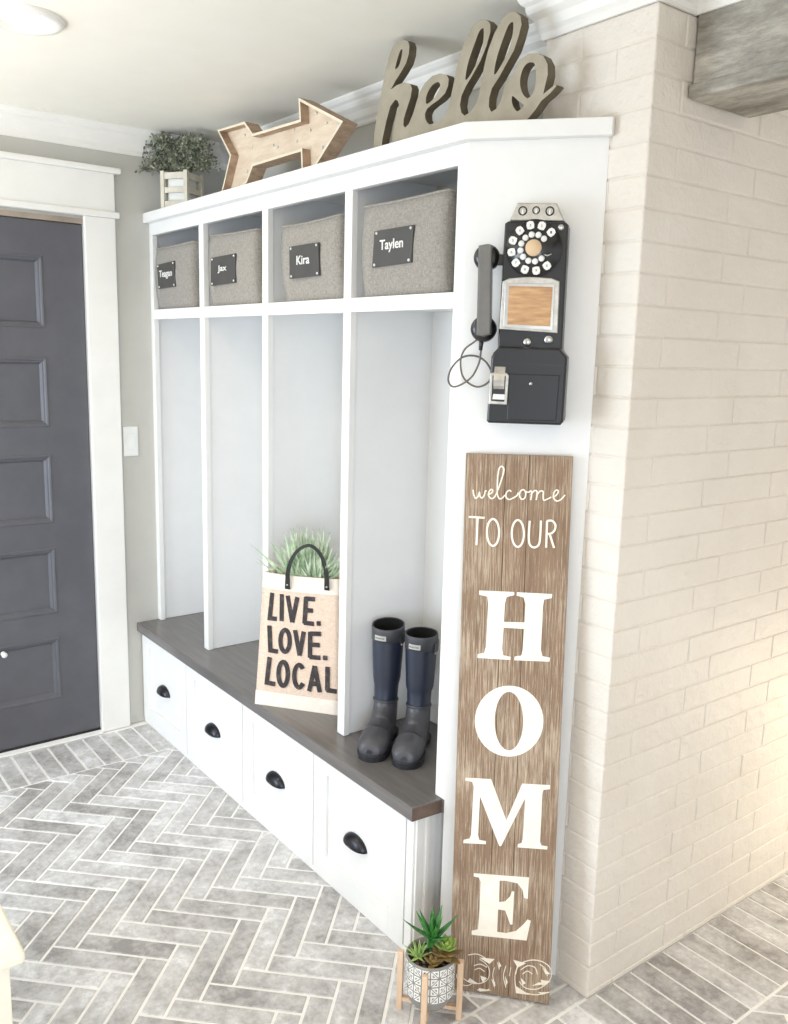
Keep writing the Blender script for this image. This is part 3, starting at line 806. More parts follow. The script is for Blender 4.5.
# dial
DPL = PH-.02
dc = c3((395, 260), DPL); DR = .0610
dial = link('dial', B().lathe([(0, 0), (DR, 0), (DR, .006), (DR-.004, .010), (0, .010)], c=(0, 0, 0), axis='y', seg=48), mt['blackp'], pho); dial.location = (dc[0], -DPL-.010, dc[1])
link('center_label', B().lathe([(0, -.006), (.0165, -.006), (.0178, -.004), (.0178, 0), (0, 0)], axis='y', seg=28), mt['tan'], dial)
digits = '1234567890'
for i in range(10):
    a = math.radians(42+i*29.7) if i < 10 else 0
    ca_, sa_ = math.cos(a), math.sin(a)
    ro = .0485; x, z = ro*ca_, ro*sa_
    # rounded tab, wide end outward
    tb = [(-.0072, -.0070), (.0, -.0085), (.0072, -.0070), (.0086, .001), (.0068, .0072), (0, .0096), (-.0068, .0072), (-.0086, .001)]
    rot = [(x+u*sa_+v*ca_, z-u*ca_+v*sa_) for u, v in tb]
    t_ = link('number_tab', B().prism(rot, -.0018, .0002, axis='y'), mt['enamel'], dial)
    me = text_mesh(digits[i], .0034, .0052, .0004, cx=x, cz=z); o = from_mesh('digit', me, mt['tag'], t_); o.location = (0, -.0021, 0)
    x, z = .0288*ca_, .0288*sa_
    link('finger_hole', B().lathe([(0, -.0008), (.0061, -.0008), (.0069, .0004), (0, .0004)], c=(x, -.0006, z), axis='y', seg=14), mt['enamel'], dial)
link('finger_stop', B().tube([(.022, -.002, -.013), (.031, -.006, -.017), (.040, -.004, -.013)], .0016, seg=8), mt['chrome'], dial)
def disc(name, px, py, r, off, mat_, par=pho, h=.006):
    x, z = c3((px, py), off); return link(name, B().lathe([(0, -h), (r*.8, -h), (r, -h*.6), (r, 0), (0, 0)], c=(x, -off, z), axis='y', seg=24), mt[mat_], par)
k1 = disc('round_button', 497, 181, .0068, DPL, 'chrome')
k2 = disc('round_button', 370, 615, .0092, DPL, 'chrome'); k3 = disc('round_button', 450, 606, .0098, DPL, 'chrome')
for (px, py, r) in ((370, 615, .0052), (450, 606, .0058)):
    x, z = c3((px, py), DPL+.006); link('button_ring', B().lathe([(r*.75, -.0012), (r, -.0012), (r, .0005), (r*.75, .0005)], c=(x, -DPL-.006, z), axis='y', seg=20, cap=False), mt['silver'], pho)
# card frame
fo = [c3(p, DPL+.008) for p in [(262, 566), (275, 385), (300, 373), (380, 366), (460, 372), (492, 384), (484, 582)]]
frm = link('card_frame', B().prism(fo, -DPL-.008, -DPL+.001, axis='y', bev=.002), mt['silver'], pho)
ci = [c3(p, DPL+.010) for p in [(278, 558), (286, 390), (474, 394), (466, 572)]]
link('frame_bevel', B().prism(ci, -DPL-.0105, -DPL-.007, axis='y', bev=.001), mt['chrome'], frm)
ci = [c3(p, DPL+.011) for p in [(293, 548), (300, 402), (466, 406), (456, 556)]]
link('information_card', B().prism(ci, -DPL-.0115, -DPL-.009, axis='y'), mt['card'], frm)
# coin return
ro_ = [c3(p, PH+.004) for p in [(222, 850), (228, 735), (240, 730), (290, 732), (300, 742), (292, 853)]]
rc = link('coin_return', B().prism(ro_, -PH-.006, -PH+.001, axis='y', bev=.0015), mt['silver'], pho)
link('return_recess', B().prism([c3(p, PH+.0065) for p in [(232, 838), (238, 742), (288, 744), (282, 842)]], -PH-.0072, -PH-.004, axis='y'), mt['blackp'], rc)
a = [c3(p, PH+.01) for p in [(240, 800), (243, 708), (285, 710), (281, 800)]]
x0_, x1_ = a[0][0], a[2][0]; zlo, zhi = a[0][1], a[1][1]
rs = []
for t_, yy in ((0, -.004), (.2, -.012), (.45, -.0145), (.7, -.011), (1, -.002)):
    z_ = zlo+(zhi-zlo)*t_; rs.append([(x0_, -PH+yy, z_), (x1_, -PH+yy, z_), (x1_, -PH-.0005, z_), (x0_, -PH-.0005, z_)])
link('return_scoop', B().rings(rs, smooth=False), mt['silver'], rc)
link('return_lip', B().prism([c3(p, PH+.01) for p in [(236, 832), (240, 812), (284, 814), (282, 834)]], -PH-.010, -PH-.004, axis='y', bev=.001), mt['enamel'], rc)
# cradle hook
hx, hz = c3((262, 300), .06)
link('cradle', B().box(hx-.020, hx+.014, -.05, -.035, hz-.012, hz+.012, bev=.003), mt['black'], pho)
# handset
hs = thing('telephone_handset', 'dark grey handset hanging at the left side of the payphone', 'handset', mat=pho.matrix_world.copy())
HO = .060
def hh_(p, off=HO): s, z = pn(440+p[0]/6.4, 235+p[1]/6.4, off); return (s-SX, z-ZP)
gt, gb_ = hh_((290, 62)), hh_((275, 650))
hd = B()
g4 = [hh_(p, HO+.02) for p in [(245, 70), (330, 72), (326, 200), (322, 640), (232, 640), (243, 250)]]
hd.prism([hh_(p, HO+.022) for p in [(246, 66), (288, 58), (331, 68), (322, 636), (275, 650), (232, 640)]], -HO-.024, -HO+.006, axis='y', bev=.005, seg=3)
link('handle', hd, M('grey_bakelite', (112, 110, 104), (98, 96, 92), rough=.35, coat=.4), hs)
for (cx_, cy_, rr_) in ((293, 140, .0300), (272, 600, .0300)):
    x, z = hh_((cx_, cy_), HO)
    link('ear_cup' if cy_ < 300 else 'mouth_cup', B().lathe([(0, -.064), (rr_*.60, -.066), (rr_*.92, -.056), (rr_, -.044), (rr_*.98, -.036), (rr_*.55, -.026), (0, -.024)], c=(x, 0.0, z), axis='y', seg=28), mt['blackp'], hs)
x, z = hh_((262, 705), .046)
link('cord_collar', B().tube([(x+.001, -.046, z+.012), (x, -.046, z), (x-.0005, -.046, z-.012)], [.006, .005, .0042], seg=10), mt['blackp'], hs)
cpx = [(262, 735), (258, 775), (245, 830), (205, 905), (140, 955), (80, 970), (52, 925), (75, 850), (140, 785), (215, 772), (280, 800), (318, 850), (328, 905), (300, 950), (240, 972), (180, 945), (140, 890), (132, 800), (160, 730), (225, 680), (258, 650)]
pts = []
for i, p in enumerate(cpx):
    off = .046-.030*math.sin(math.pi*i/(len(cpx)-1)); x, z = hh_(p, off); pts.append((x, -off, z))
link('cord', B().tube(catmull(pts, 5, False), .0022, seg=8), M('steel_cord', (120, 114, 106), (98, 92, 86), rough=.4, metal=.5), hs)

# ================================================================== WELCOME SIGN leaning on the panel
Bp = A_+E_*.052+N_*.118                       # bottom left
Tp = A_+E_*.024+N_*.019+Vector((0, 0, 1.352))  # top left
upv = (Tp-Bp).normalized(); HL = (Tp-Bp).length
ax = (E_-upv*E_.dot(upv)).normalized(); nn_ = ax.cross(upv)   # ax x up = toward -(in)...
inn = -(nn_) if nn_.dot(N_) > 0 else nn_        # pointing into the panel
sm = Matrix(((ax.x, inn.x, upv.x, Bp.x), (ax.y, inn.y, upv.y, Bp.y), (ax.z, inn.z, upv.z, Bp.z), (0, 0, 0, 1)))
sg = thing('welcome_sign', 'tall brown barn-wood plank sign with cream lettering leaning on the angled panel', 'sign', mat=sm)
smi = sm.inverted(); front = inn*-1
SWD = .250
def sp(px, py):
    q = hit(px, py, tuple(front), front.dot(Bp)); l = smi @ q; return (l.x, l.z)
gx = [.0, .0955, .150, SWD]
for i in range(3):
    a, b_ = gx[i]+(.0005 if i else 0), gx[i+1]-(.0005 if i < 2 else 0)
    link('plank', B().box(a, b_, 0, .016, 0.0 if i == 0 else .0015, HL, bev=.0008), mt['sign'], sg)
link('back_batten', B().box(.02, SWD-.02, .016, .026, .20, .24), mt['sign'], sg); link('back_batten', B().box(.02, SWD-.02, .016, .026, HL-.3, HL-.26), mt['sign'], sg)
def cH(p): return sp(430+p[0]/3.416, 440+p[1]/3.416)
def cO(p): return sp(460+p[0]/5.39, 670+p[1]/5.39)
def cE(p): return sp(440+p[0]/6.06, 860+p[1]/6.06)
def cW(p): return sp(460+p[0]/6.567, 455+p[1]/6.567)
Hq = [(168, 514), (288, 519), (288, 530), (262, 536), (256, 560), (253, 621), (323, 623), (326, 560), (320, 538), (296, 531), (297, 520), (418, 526), (416, 540), (390, 545), (386, 570), (379, 715), (384, 738), (410, 744), (408, 757), (288, 752), (289, 740), (312, 736), (317, 715), (321, 645), (252, 641), (247, 712), (250, 735), (276, 741), (275, 751), (162, 744), (163, 731), (185, 727), (191, 705), (199, 560), (196, 535), (168, 528)]
Mq = [(30, 580), (168, 588), (250, 810), (335, 612), (485, 620), (484, 642), (450, 645), (444, 670), (432, 925), (438, 945), (472, 950), (470, 967), (310, 955), (312, 938), (332, 932), (338, 910), (352, 690), (222, 948), (212, 948), (108, 680), (98, 890), (104, 915), (140, 922), (140, 938), (18, 932), (20, 915), (52, 908), (60, 885), (74, 625), (66, 602), (28, 595)]
Eq = [(205, 80), (540, 105), (532, 235), (510, 228), (500, 180), (470, 140), (400, 125), (362, 124), (358, 255), (395, 250), (425, 220), (435, 190), (450, 190), (440, 390), (425, 390), (412, 350), (395, 305), (352, 298), (347, 435), (400, 442), (460, 430), (505, 390), (530, 360), (550, 368), (525, 487), (192, 452), (192, 428), (230, 420), (240, 300), (246, 130), (235, 105), (205, 98)]
def ell(cx, cy, rx, ry, n=40, a0=0, a1=360): return [(cx+rx*math.cos(math.radians(a0+(a1-a0)*i/n)), cy+ry*math.sin(math.radians(a0+(a1-a0)*i/n))) for i in range(n if a1-a0 == 360 else n+1)]
def addletter(name, polys):
    me = fill_curve(polys, .0012); o = from_mesh(name, me, mt['paint_letter'], sg); o.location = (0, -.0011, 0); return o
addletter('letter_h', [[cH(p) for p in Hq]])
addletter('letter_o', [[cO(p) for p in ell(265, 275, 185, 191)], [cO(p) for p in ell(264, 275, 77, 158)]])
addletter('letter_m', [[cO(p) for p in Mq]])
addletter('letter_e', [[cE(p) for p in Eq]])
mm = 1/6.567*.00222   # crop px -> metres on the sign near the top
def strokes(name, conv, lst, wdt, par=sg, d0=-.0012, d1=.0003, m='paint_letter', sm_=True):
    b = B()
    for k_, s_ in enumerate(lst):
        closed = (s_[0] == s_[-1]) and len(s_) > 3
        pts = [conv(p) for p in (s_[:-1] if closed else s_)]
        if sm_ and len(pts) > 2: pts = [tuple(v) for v in catmull(pts, 6, closed)]
        b.ribbon(pts, wdt, d0-.00007*k_, d1, closed=closed)
    return link(name, b, mt[m], par)
welc = [[(86, 228), (90, 258), (102, 284), (118, 272), (128, 246), (132, 272), (146, 282), (160, 262), (166, 238), (176, 236)],
        [(182, 262), (206, 250), (216, 234), (204, 226), (190, 244), (190, 270), (206, 286), (226, 276), (245, 240), (270, 170), (288, 105), (282, 78), (264, 78), (252, 110), (246, 190), (246, 255), (258, 286), (278, 282), (296, 262)],
        [(338, 240), (322, 232), (304, 250), (304, 278), (322, 292), (345, 284), (372, 268), (384, 246)],
        [(412, 228), (396, 240), (392, 268), (404, 290), (424, 284), (432, 258), (426, 234), (412, 228)],
        [(428, 240), (450, 244), (468, 236), (470, 262), (464, 296)], [(466, 262), (486, 236), (504, 236), (506, 262), (500, 296)], [(504, 262), (526, 238), (546, 240), (546, 270), (550, 296), (572, 290), (600, 276)],
        [(608, 278), (634, 262), (646, 238), (632, 230), (616, 250), (616, 284), (636, 302), (662, 292), (690, 262)]]
strokes('script_lettering', cW, welc, .0032)
def arcs(cx, cy, rx, ry, a0, a1, n=16): return [(cx+rx*math.cos(math.radians(a0+(a1-a0)*i/n)), cy-ry*math.sin(math.radians(a0+(a1-a0)*i/n))) for i in range(n+1)]
ovl = lambda cx, cy: (lambda q: q+[q[0]])(ell(cx, cy, 40, 88, 24))
tour = [[(58, 406), (162, 412)], [(116, 410), (108, 592)], ovl(217, 508), ovl(380, 515),
        [(458, 432), (452, 540), (460, 590), (488, 607), (516, 590), (526, 545), (532, 430)], [(572, 432), (566, 608)], [(572, 432), (606, 432), (626, 458), (622, 492), (600, 514), (570, 518)], [(588, 516), (618, 610)]]
strokes('capital_lettering', cW, tour, .0048)
orn = [arcs(160, 690, 60, 70, 180, 300), [(140, 715), (190, 745), (250, 745), (290, 720), (300, 670), (280, 630), (240, 600)], [(170, 575), (230, 570), (300, 610)],
       [(205, 640), (245, 630), (285, 650)], [(210, 665), (240, 655), (270, 675)], [(225, 785), (270, 790), (300, 780)],
       [(480, 735), (520, 775), (590, 780), (650, 745), (675, 700), (665, 650), (620, 615), (560, 605), (500, 620), (470, 650), (460, 690)],
       [(490, 665), (530, 640), (575, 650), (590, 690)], [(500, 690), (530, 672), (560, 690)], [(605, 630), (640, 660), (650, 700)], [(500, 800), (580, 815), (660, 800)], [(470, 640), (455, 700), (462, 770), (500, 810)],
       [(330, 650), (320, 700), (335, 760)], [(400, 640), (385, 700), (400, 770)], [(430, 650), (420, 700)], [(350, 620), (360, 660)]]
strokes('scroll_ornament', cE, orn, .0018)
for tri in [[(240, 590), (330, 600), (300, 628)], [(445, 605), (520, 625), (470, 650)], [(235, 775), (310, 790), (240, 795)], [(455, 760), (540, 815), (460, 805)], [(165, 735), (230, 748), (180, 715)],
            [(560, 760), (650, 750), (600, 740)], [(245, 700), (285, 715), (260, 740), (250, 720)], [(490, 715), (520, 745), (500, 755)], [(610, 725), (668, 735), (620, 760)], [(620, 650), (670, 690), (640, 690)],
            [(355, 610), (372, 640), (360, 650)], [(312, 720), (335, 740), (330, 775)], [(395, 700), (410, 740), (400, 760)], [(595, 800), (665, 800), (620, 815)]]:
    link('leaf_ornament', B().prism([cE(p) for p in tri], -.0016, .0003, axis='y'), mt['paint_letter'], sg)

# ================================================================== TOTE BAG with grass
bo_ = Vector((1.062, -.282, HB)); be = Vector((.8, .6, 0)); bn = Vector((.6, -.8, 0))
bmx = Matrix(((be.x, -bn.x, 0, bo_.x), (be.y, -bn.y, 0, bo_.y), (0, 0, 1, bo_.z), (0, 0, 0, 1)))
bg = thing('tote_bag', 'jute tote bag printed LIVE LOVE LOCAL standing on the grey bench', 'bag', mat=bmx)
def bagc(px, py): q = hit(px, py, tuple(bn), bn.dot(bo_)); l = bmx.inverted() @ q; return (l.x, l.z)
BW, BH, BD = .298, .447, .105
def bagring(t, ins=0):
    z_ = BH*t; xa = -.022+.030*t+ins; xb = BW-.024-.004*t-ins; bul = .010*math.sin(math.pi*min(1, t))
    y0 = .002-bul*.0+ins+.001; y1 = BD-.02*t-ins; pts = []; n = 10
    for i in range(n): u = i/n; pts.append((xa+(xb-xa)*u, y0+.0012*t*math.sin(u*7+t*3), z_-.004*math.sin(math.pi*u)*t))
    for i in range(n): u = i/n; pts.append((xb-.012*math.sin(math.pi*u)*t, y0+(y1-y0)*u, z_))
    for i in range(n): u = i/n; pts.append((xb+(xa-xb)*u, y1, z_))
    for i in range(n): u = i/n; pts.append((xa+.018*math.sin(math.pi*u)*t, y1+(y0-y1)*u, z_))
    return pts
zz = [0, .055/BH, .058/BH, .25, .4, .55, .7, (BH-.058)/BH, (BH-.055)/BH, .93, 1]
def bagpart(name, ts, mat_, grow=0, close=False):
    b = B(); rs = [bagring(t, -grow) for t in ts]
    if close: rs += [bagring(ts[-1], .003), bagring(.6, .004), bagring(.3, .004)]
    b.rings(rs, cap=True if close else False); return link(name, b, mt[mat_], bg)
bagpart('body', [0.002]+[i/12 for i in range(1, 13)], 'jute', 0, True)
bagpart('bottom_band', [.001, .05, .11], 'cottonw', .0012)
bagpart('top_band', [.885, .94, .998], 'cottonw', .0012)
def c1(p): return bagc(245+p[0]/6.21, 560+p[1]/6.21)
txt = [[(168, 205), (152, 362), (196, 367)], [(228, 213), (226, 380)], [(264, 222), (292, 388)], [(324, 232), (292, 388)], [(378, 232), (368, 396)], [(372, 240), (432, 245)], [(372, 312), (420, 316)], [(364, 390), (426, 398)], [(444, 394), (468, 396)],
       [(150, 408), (156, 562), (202, 570)], (lambda q: q+[q[0]])(ell(248, 503, 29, 68, 24)), [(310, 436), (338, 594)], [(364, 446), (338, 594)], [(404, 448), (402, 608)], [(404, 458), (470, 460)], [(404, 526), (462, 530)], [(400, 603), (466, 608)], [(484, 608), (510, 610)],
       [(152, 605), (134, 762), (186, 772)], (lambda q: q+[q[0]])(ell(236, 708, 29, 74, 24)), arcs(335, 722, 30, 70, 40, 320), [(398, 815), (432, 660)], [(432, 660), (464, 822)], [(412, 768), (454, 772)], [(512, 665), (510, 812)], [(505, 808), (568, 818)]]
o = strokes('printed_lettering', c1, txt, .0140, par=bg, d0=.0004, d1=.004, m='ink', sm_=False)
o['label'] = 'black block capitals LIVE. LOVE. LOCAL'
def c2(p): return bagc(255+p[0]/8.756, 510+p[1]/8.756)
st = [(290, 690), (295, 600), (305, 520), (340, 420), (400, 340), (480, 300), (545, 325), (600, 400), (628, 500), (636, 600), (634, 700)]
sp3 = catmull([c2(p) for p in st], 5, False)
hb = B()
N = len(sp3); pts3 = []
rsx = []
for i, p in enumerate(sp3):
    t = i/(N-1); y_ = -.0062-.014*math.sin(math.pi*t); a = sp3[max(i-1, 0)]; b_ = sp3[min(i+1, N-1)]; d_ = (b_-a).normalized(); nx_ = Vector((-d_.y, d_.x)); w_ = .0085-.0035*math.sin(math.pi*t)
    rsx.append([(p.x+nx_.x*w_, y_, p.y+nx_.y*w_), (p.x-nx_.x*w_, y_, p.y-nx_.y*w_), (p.x-nx_.x*w_, y_+.003, p.y-nx_.y*w_), (p.x+nx_.x*w_, y_+.003, p.y+nx_.y*w_)])
hb.rings(rsx, smooth=False); hd_ = link('handle', hb, mt['leatherb'], bg)
for q in ((292, 600), (291, 650), (636, 610), (634, 670)):
    x, z = c2(q); link('stud', B().ball((x, -.0075, z), .0036, (1, .6, 1), 10), mt['chrome'], hd_)
# back handle
hb = B(); rsx = []
for i in range(21):
    t = i/20; x = .06+.14*t; z_ = BH-.01+.06*math.sin(math.pi*t); rsx.append([(x, BD-.022, z_+.004), (x, BD-.022, z_-.004), (x, BD-.019, z_-.004), (x, BD-.019, z_+.004)])
hb.rings(rsx, smooth=False); link('handle', hb, mt['leatherb'], bg)
# grass plant in the bag
gp = thing('grass_plant', 'pale green spiky grass plant sticking out of the tote bag', 'plant', mat=bmx)
link('pot', B().lathe([(0, .012), (.030, .012), (.036, .20), (.038, .33), (.033, .33), (.030, .31), (0, .31)], c=(.14, .050, 0), seg=20), mt['bootd'], gp)
gb2 = B(); rg = random.Random(11)
for k in range(320):
    a = rg.uniform(0, 2*math.pi); sp_ = rg.uniform(.01, .150); ln = rg.uniform(.10, .225)
    bx, by = .14+rg.uniform(-.05, .05), .045+rg.uniform(-.022, .022)
    dx, dy = math.cos(a)*sp_*1.0, math.sin(a)*sp_*.42
    if k == 0: dx, dy, ln = -.150, -.02, .16; bx = .10
    pts_ = []
    top_z = .385+ln*(1-.55*(sp_/.150)**1.5)
    if k == 0: top_z = .53
    for i in range(7):
        t = i/6; pts_.append(Vector((bx+dx*t**1.4, by+dy*t**1.4, .32+(top_z-.32)*(t**.75))))
    for q_ in pts_:
        if q_.z < BH+.012: q_.y = min(max(q_.y, .014), BD-.034); q_.x = min(max(q_.x, .022), BW-.045)
    wv = rv(rg); prev = None
    wd = rg.uniform(.0030, .0058)
    for i, p in enumerate(pts_):
        t = i/6; d_ = (pts_[min(i+1, 6)]-pts_[max(i-1, 0)]).normalized(); s_ = d_.cross(Vector((.3*math.sin(k), 1, .1))).normalized(); w_ = wd*(1-t**2)*(.6+.8*min(1, t*3))+.0002
        cur = [gb2.bm.verts.new(p-s_*w_), gb2.bm.verts.new(p+Vector((0, .0008, 0))), gb2.bm.verts.new(p+s_*w_)]
        if prev:
            for q in (0, 1): gb2.bm.faces.new([prev[q], prev[q+1], cur[q+1], cur[q]])
        prev = cur
go = link('grass_blades', gb2, mt['grass'], gp); go['kind'] = 'stuff'

# ================================================================== RAIN BOOTS
def make_boot(loc, ang, label, hgt, tilt=0, mirror=1):
    th = thing('rain_boot', label, 'boot', loc=loc, rotz=ang, group='rain boots on the bench')
    Hh = hgt
    ringsd = [(-.006, Hh, 0, .0490, .0470), (-.006, Hh-.05, 0, .0485, .0462), (-.005, Hh-.10, 0, .0470, .0440), (-.003, Hh-.16, 0, .0440, .0405), (0, .165, 0, .0400, .0360), (.002, .130, 4, .0400, .0345),
              (.005, .104, 12, .0430, .0345), (.011, .083, 24, .0505, .0350), (.022, .061, 38, .0580, .0360), (.045, .048, 55, .0500, .0380), (.070, .044, 70, .0430, .0400), (.098, .041, 80, .0385, .0415),
              (.124, .037, 86, .0330, .0430), (.146, .034, 90, .0300, .0415), (.163, .031, 94, .0255, .0350), (.173, .029, 96, .0180, .0240), (.1765, .028, 98, .0060, .0080)]
    seg = 28
    def ring(cx, cz, thd, a, b_):
        t = math.radians(thd); out = []
        for i in range(seg):
            ph = 2*math.pi*i/seg; u = a*math.cos(ph); v = b_*math.sin(ph)
            p = [cx+u*math.cos(t), v, cz+u*math.sin(t)]
            p[2] = max(p[2], .010); out.append(tuple(p))
        return out
    fine = []
    arr = [Vector(r[:3]+r[3:]) if False else r for r in ringsd]
    for i in range(len(arr)-1):
        for j in range(3):
            t = j/3; fine.append(tuple(arr[i][k]+(arr[i+1][k]-arr[i][k])*t for k in range(5)))
    fine.append(arr[-1])
    cut = 3*5+1
    # shaft (navy) with open top
    b = B(); inner = [(f_[0], f_[1], 0, f_[3]-.0018, f_[4]-.0018) for f_ in fine[:10]][::-1]
    def lip(r, k=0):
        # the top edge dips to the front
        out = []
        for p in r: out.append((p[0], p[1], p[2]+(-p[0]*tilt if k else 0)))
        return out
    rr_ = [lip(ring(*f_), 1 if i < 3 else 0) for i, f_ in enumerate(inner)]
    rr_ = [lip(ring(*f_)) for f_ in inner[:-2]]+[lip(ring(*inner[-2]), 1), lip(ring(*inner[-1]), 1)]
    outr = [lip(ring(*fine[0]), 1), lip(ring(*fine[1]), 1)]+[ring(*f_) for f_ in fine[2:cut+1]]
    b.rings(rr_+outr, cap=True); link('shaft', b, [mt['boot']], th)
    # dark lining
    b = B(); li = [(f_[0], f_[1]-.0004, 0, f_[3]-.0024, f_[4]-.0024) for f_ in fine[:11]]
    b.rings([lip(ring(*li[0]), 1), lip(ring(*li[1]), 1)]+[ring(*f_) for f_ in li[2:]], cap=False); b.rings([ring(*li[-1]), ring(li[-1][0], li[-1][1]-.002, 0, .002, .002)], cap=False)
    link('lining', b, mt['linb'], th)
    # top collar band
    b = B(); f0 = fine[0]; f1 = (f0[0], Hh-.042, 0, f0[3]-.0002, f0[4]-.001)
    b.rings([lip(ring(f0[0], f0[1]+.001, 0, f0[3]-.0012, f0[4]-.0012), 1), lip(ring(f0[0], f0[1]+.002, 0, f0[3]+.001, f0[4]+.001), 1), lip(ring(f0[0], f0[1]-.004, 0, f0[3]+.0020, f0[4]+.0020), 1), ring(f1[0], f1[1], 0, f1[3]+.0018, f1[4]+.0018), ring(f1[0], f1[1]-.001, 0, f1[3]-.001, f1[4]-.001)], cap=False)
    link('collar', b, mt['bootf'], th)
    # foot (charcoal)
    b = B(); b.rings([ring(f_[0], f_[1], f_[2], f_[3]+.0010, f_[4]+.0010) for f_ in fine[cut:]], cap=True); link('foot', b, mt['bootf'], th)
    b = B(); b.rings([ring(fine[cut][0], fine[cut][1]+dz, fine[cut][2], fine[cut][3]+g_, fine[cut][4]+g_) for dz, g_ in ((.004, .001), (.003, .003), (-.002, .003), (-.003, .001))], cap=False); link('ankle_ridge', b, mt['bootf'], th)
    # toe cap ridge
    tcap = [ring(f_[0], f_[1], f_[2], f_[3]+.0024, f_[4]+.0024) for f_ in fine[-16:]]
    b = B(); b.rings(tcap, cap=True); link('toe_cap', b, mt['bootf'], th)
    # sole
    outl = [(-.046, 0), (-.040, .024), (-.020, .036), (.02, .034), (.055, .034), (.10, .044), (.14, .046), (.166, .036), (.180, .016), (.183, 0)]
    outl = outl+[(x, -y) for x, y in outl[-2:0:-1]]
    outl = [tuple(v) for v in catmull(outl, 4)]
    b = B(); b.prism(outl, .009, .020, bev=.002); 
    sh = lambda xa, xb: [(x, y*.95) for x, y in outl if xa <= x <= xb]
    fr_ = sh(.055, .2); he = sh(-.06, .03)
    b.prism(fr_, 0, .010); b.prism(he, 0, .010); link('sole', b, mt['bootd'], th)
    # label
    lb = B(); fa = f0[3]+.0026
    la = math.radians(LAB)
    lab = []; 
    for i in range(7):
        a = la+math.radians(-22+44*i/6); lab.append((f0[0]+(fa)*math.cos(a), (f0[4]+.0026)*math.sin(a)))
    r1 = [(x, y, Hh-.036-.0) for x, y in lab]; r2 = [(x, y, Hh-.021) for x, y in lab]
    vs1 = [lb.bm.verts.new(p) for p in r1]; vs2 = [lb.bm.verts.new(p) for p in r2]
    for i in range(6): lb.bm.faces.new([vs1[i], vs1[i+1], vs2[i+1], vs2[i]])
    bmesh.ops.solidify(lb.bm, geom=list(lb.bm.faces), thickness=.0008)
    lo_ = link('logo_patch', lb, mt['enamel'], th)
    me = text_mesh('HUNTER', .030, .0045, .0004); 
    for v in me.vertices:
        a = la+v.co.x/.050; r_ = fa+.0014+(.0004 if v.co.y < 0 else 0); v.co = (f0[0]+r_*math.cos(a), (r_-.002+.000)*math.sin(a), Hh-.0285+v.co.z)
    from_mesh('patch_lettering', me, mt['ink'], lo_)
    # side strap + buckle
    b = B(); sa = math.radians(100)
    rs = []
    for i in range(9):
        a = math.radians(62+ i*7); rs.append([(f0[0]+r_*math.cos(a), (r_-.002)*math.sin(a), z_) for r_, z_ in ((.0515, Hh-.020), (.0535, Hh-.020), (.0525, Hh-.048), (.0495, Hh-.048))])
    b.rings(rs, smooth=False); stp = link('side_strap', b, mt['bootf'], th)
    a = math.radians(66); link('buckle', B().ball((f0[0]+.0535*math.cos(a), .0515*math.sin(a), Hh-.050), .0028, seg=8), mt['chrome'], stp)
    return th
LAB = -14
make_boot((1.478, -.088, HB), math.atan2(-.115, .092), 'tall navy rubber rain boot standing on the bench beside the divider, left of its pair', .349, .10)
LAB = -12
make_boot((1.568, -.034, HB), math.atan2(-.118, .094), 'tall navy rubber rain boot, right of its pair and nearer the locker end', .338, .02)

# ================================================================== SUCCULENT POT + STAND
SC = Vector((2.028, -.352, 0)); sa = math.atan2(.088, .104)
stn = thing('plant_stand', 'light wooden four-legged plant stand on the floor in front of the bench end', 'plant stand', mat=Matrix.Translation(SC) @ Matrix.Rotation(sa, 4, 'Z'))
LEGH = .157; lr = .0735
for k_ in range(4):
    a = k_*math.pi/2; mz_ = Matrix.Rotation(a, 4, 'Z')
    b = B(); b.box(lr-.007, lr+.007, -.007, .007, 0, LEGH, bev=.0015); b.xf(mz_ @ Matrix.Rotation(0, 4, 'Z')); link('leg', b, mt['standw'], stn)
b = B(); b.box(-lr+.007, lr-.007, -.006, .006, .024, .034); link('cross_bar', b, mt['standw'], stn)
b = B(); b.box(-.0062, .0062, -lr+.007, lr-.007, .0242, .0342); link('cross_bar', b, mt['standw'], stn)
pot = thing('succulent_pot', 'round pot with white geometric pattern and mixed succulents on the wooden stand', 'potted plant', loc=(SC.x, SC.y, .0345))
PRr = .0605; PHh = .131
prof_p = [(0, 0), (.030, 0), (.044, .006), (.054, .020), (.0595, .038), (PRr, .06), (PRr, PHh-.003), (PRr-.0015, PHh), (PRr-.005, PHh-.001), (PRr-.006, PHh-.02), (0, PHh-.021)]
pb = link('pot_body', B().lathe(prof_p, seg=56), mt['potg'], pot)
pt = B()
def cyl(u, z_, r): a = u; return Vector((r*math.cos(a), r*math.sin(a), z_))
def tri(p, q, r3, rad, mi):
    # subdivide triangle to follow the curve
    n = 3
    def at_(i, j): 
        a = i/n; b_ = j/n; u = p[0]+(q[0]-p[0])*a+(r3[0]-p[0])*b_; z_ = p[1]+(q[1]-p[1])*a+(r3[1]-p[1])*b_
        return cyl(u, z_, rad)
    V = {}
    for i in range(n+1):
        for j in range(n+1-i): V[i, j] = pt.bm.verts.new(at_(i, j))
    for i in range(n):
        for j in range(n-i):
            f = pt.bm.faces.new([V[i, j], V[i+1, j], V[i, j+1]]); f.material_index = mi
            if i+j < n-1: f = pt.bm.faces.new([V[i+1, j], V[i+1, j+1], V[i, j+1]]); f.material_index = mi
NC = 9; cu_ = 2*math.pi/NC; ch = .0445
def shrink(T, k_): c = [sum(t[i] for t in T)/3 for i in (0, 1)]; return [(c[0]+(t[0]-c[0])*k_, c[1]+(t[1]-c[1])*k_) for t in T]
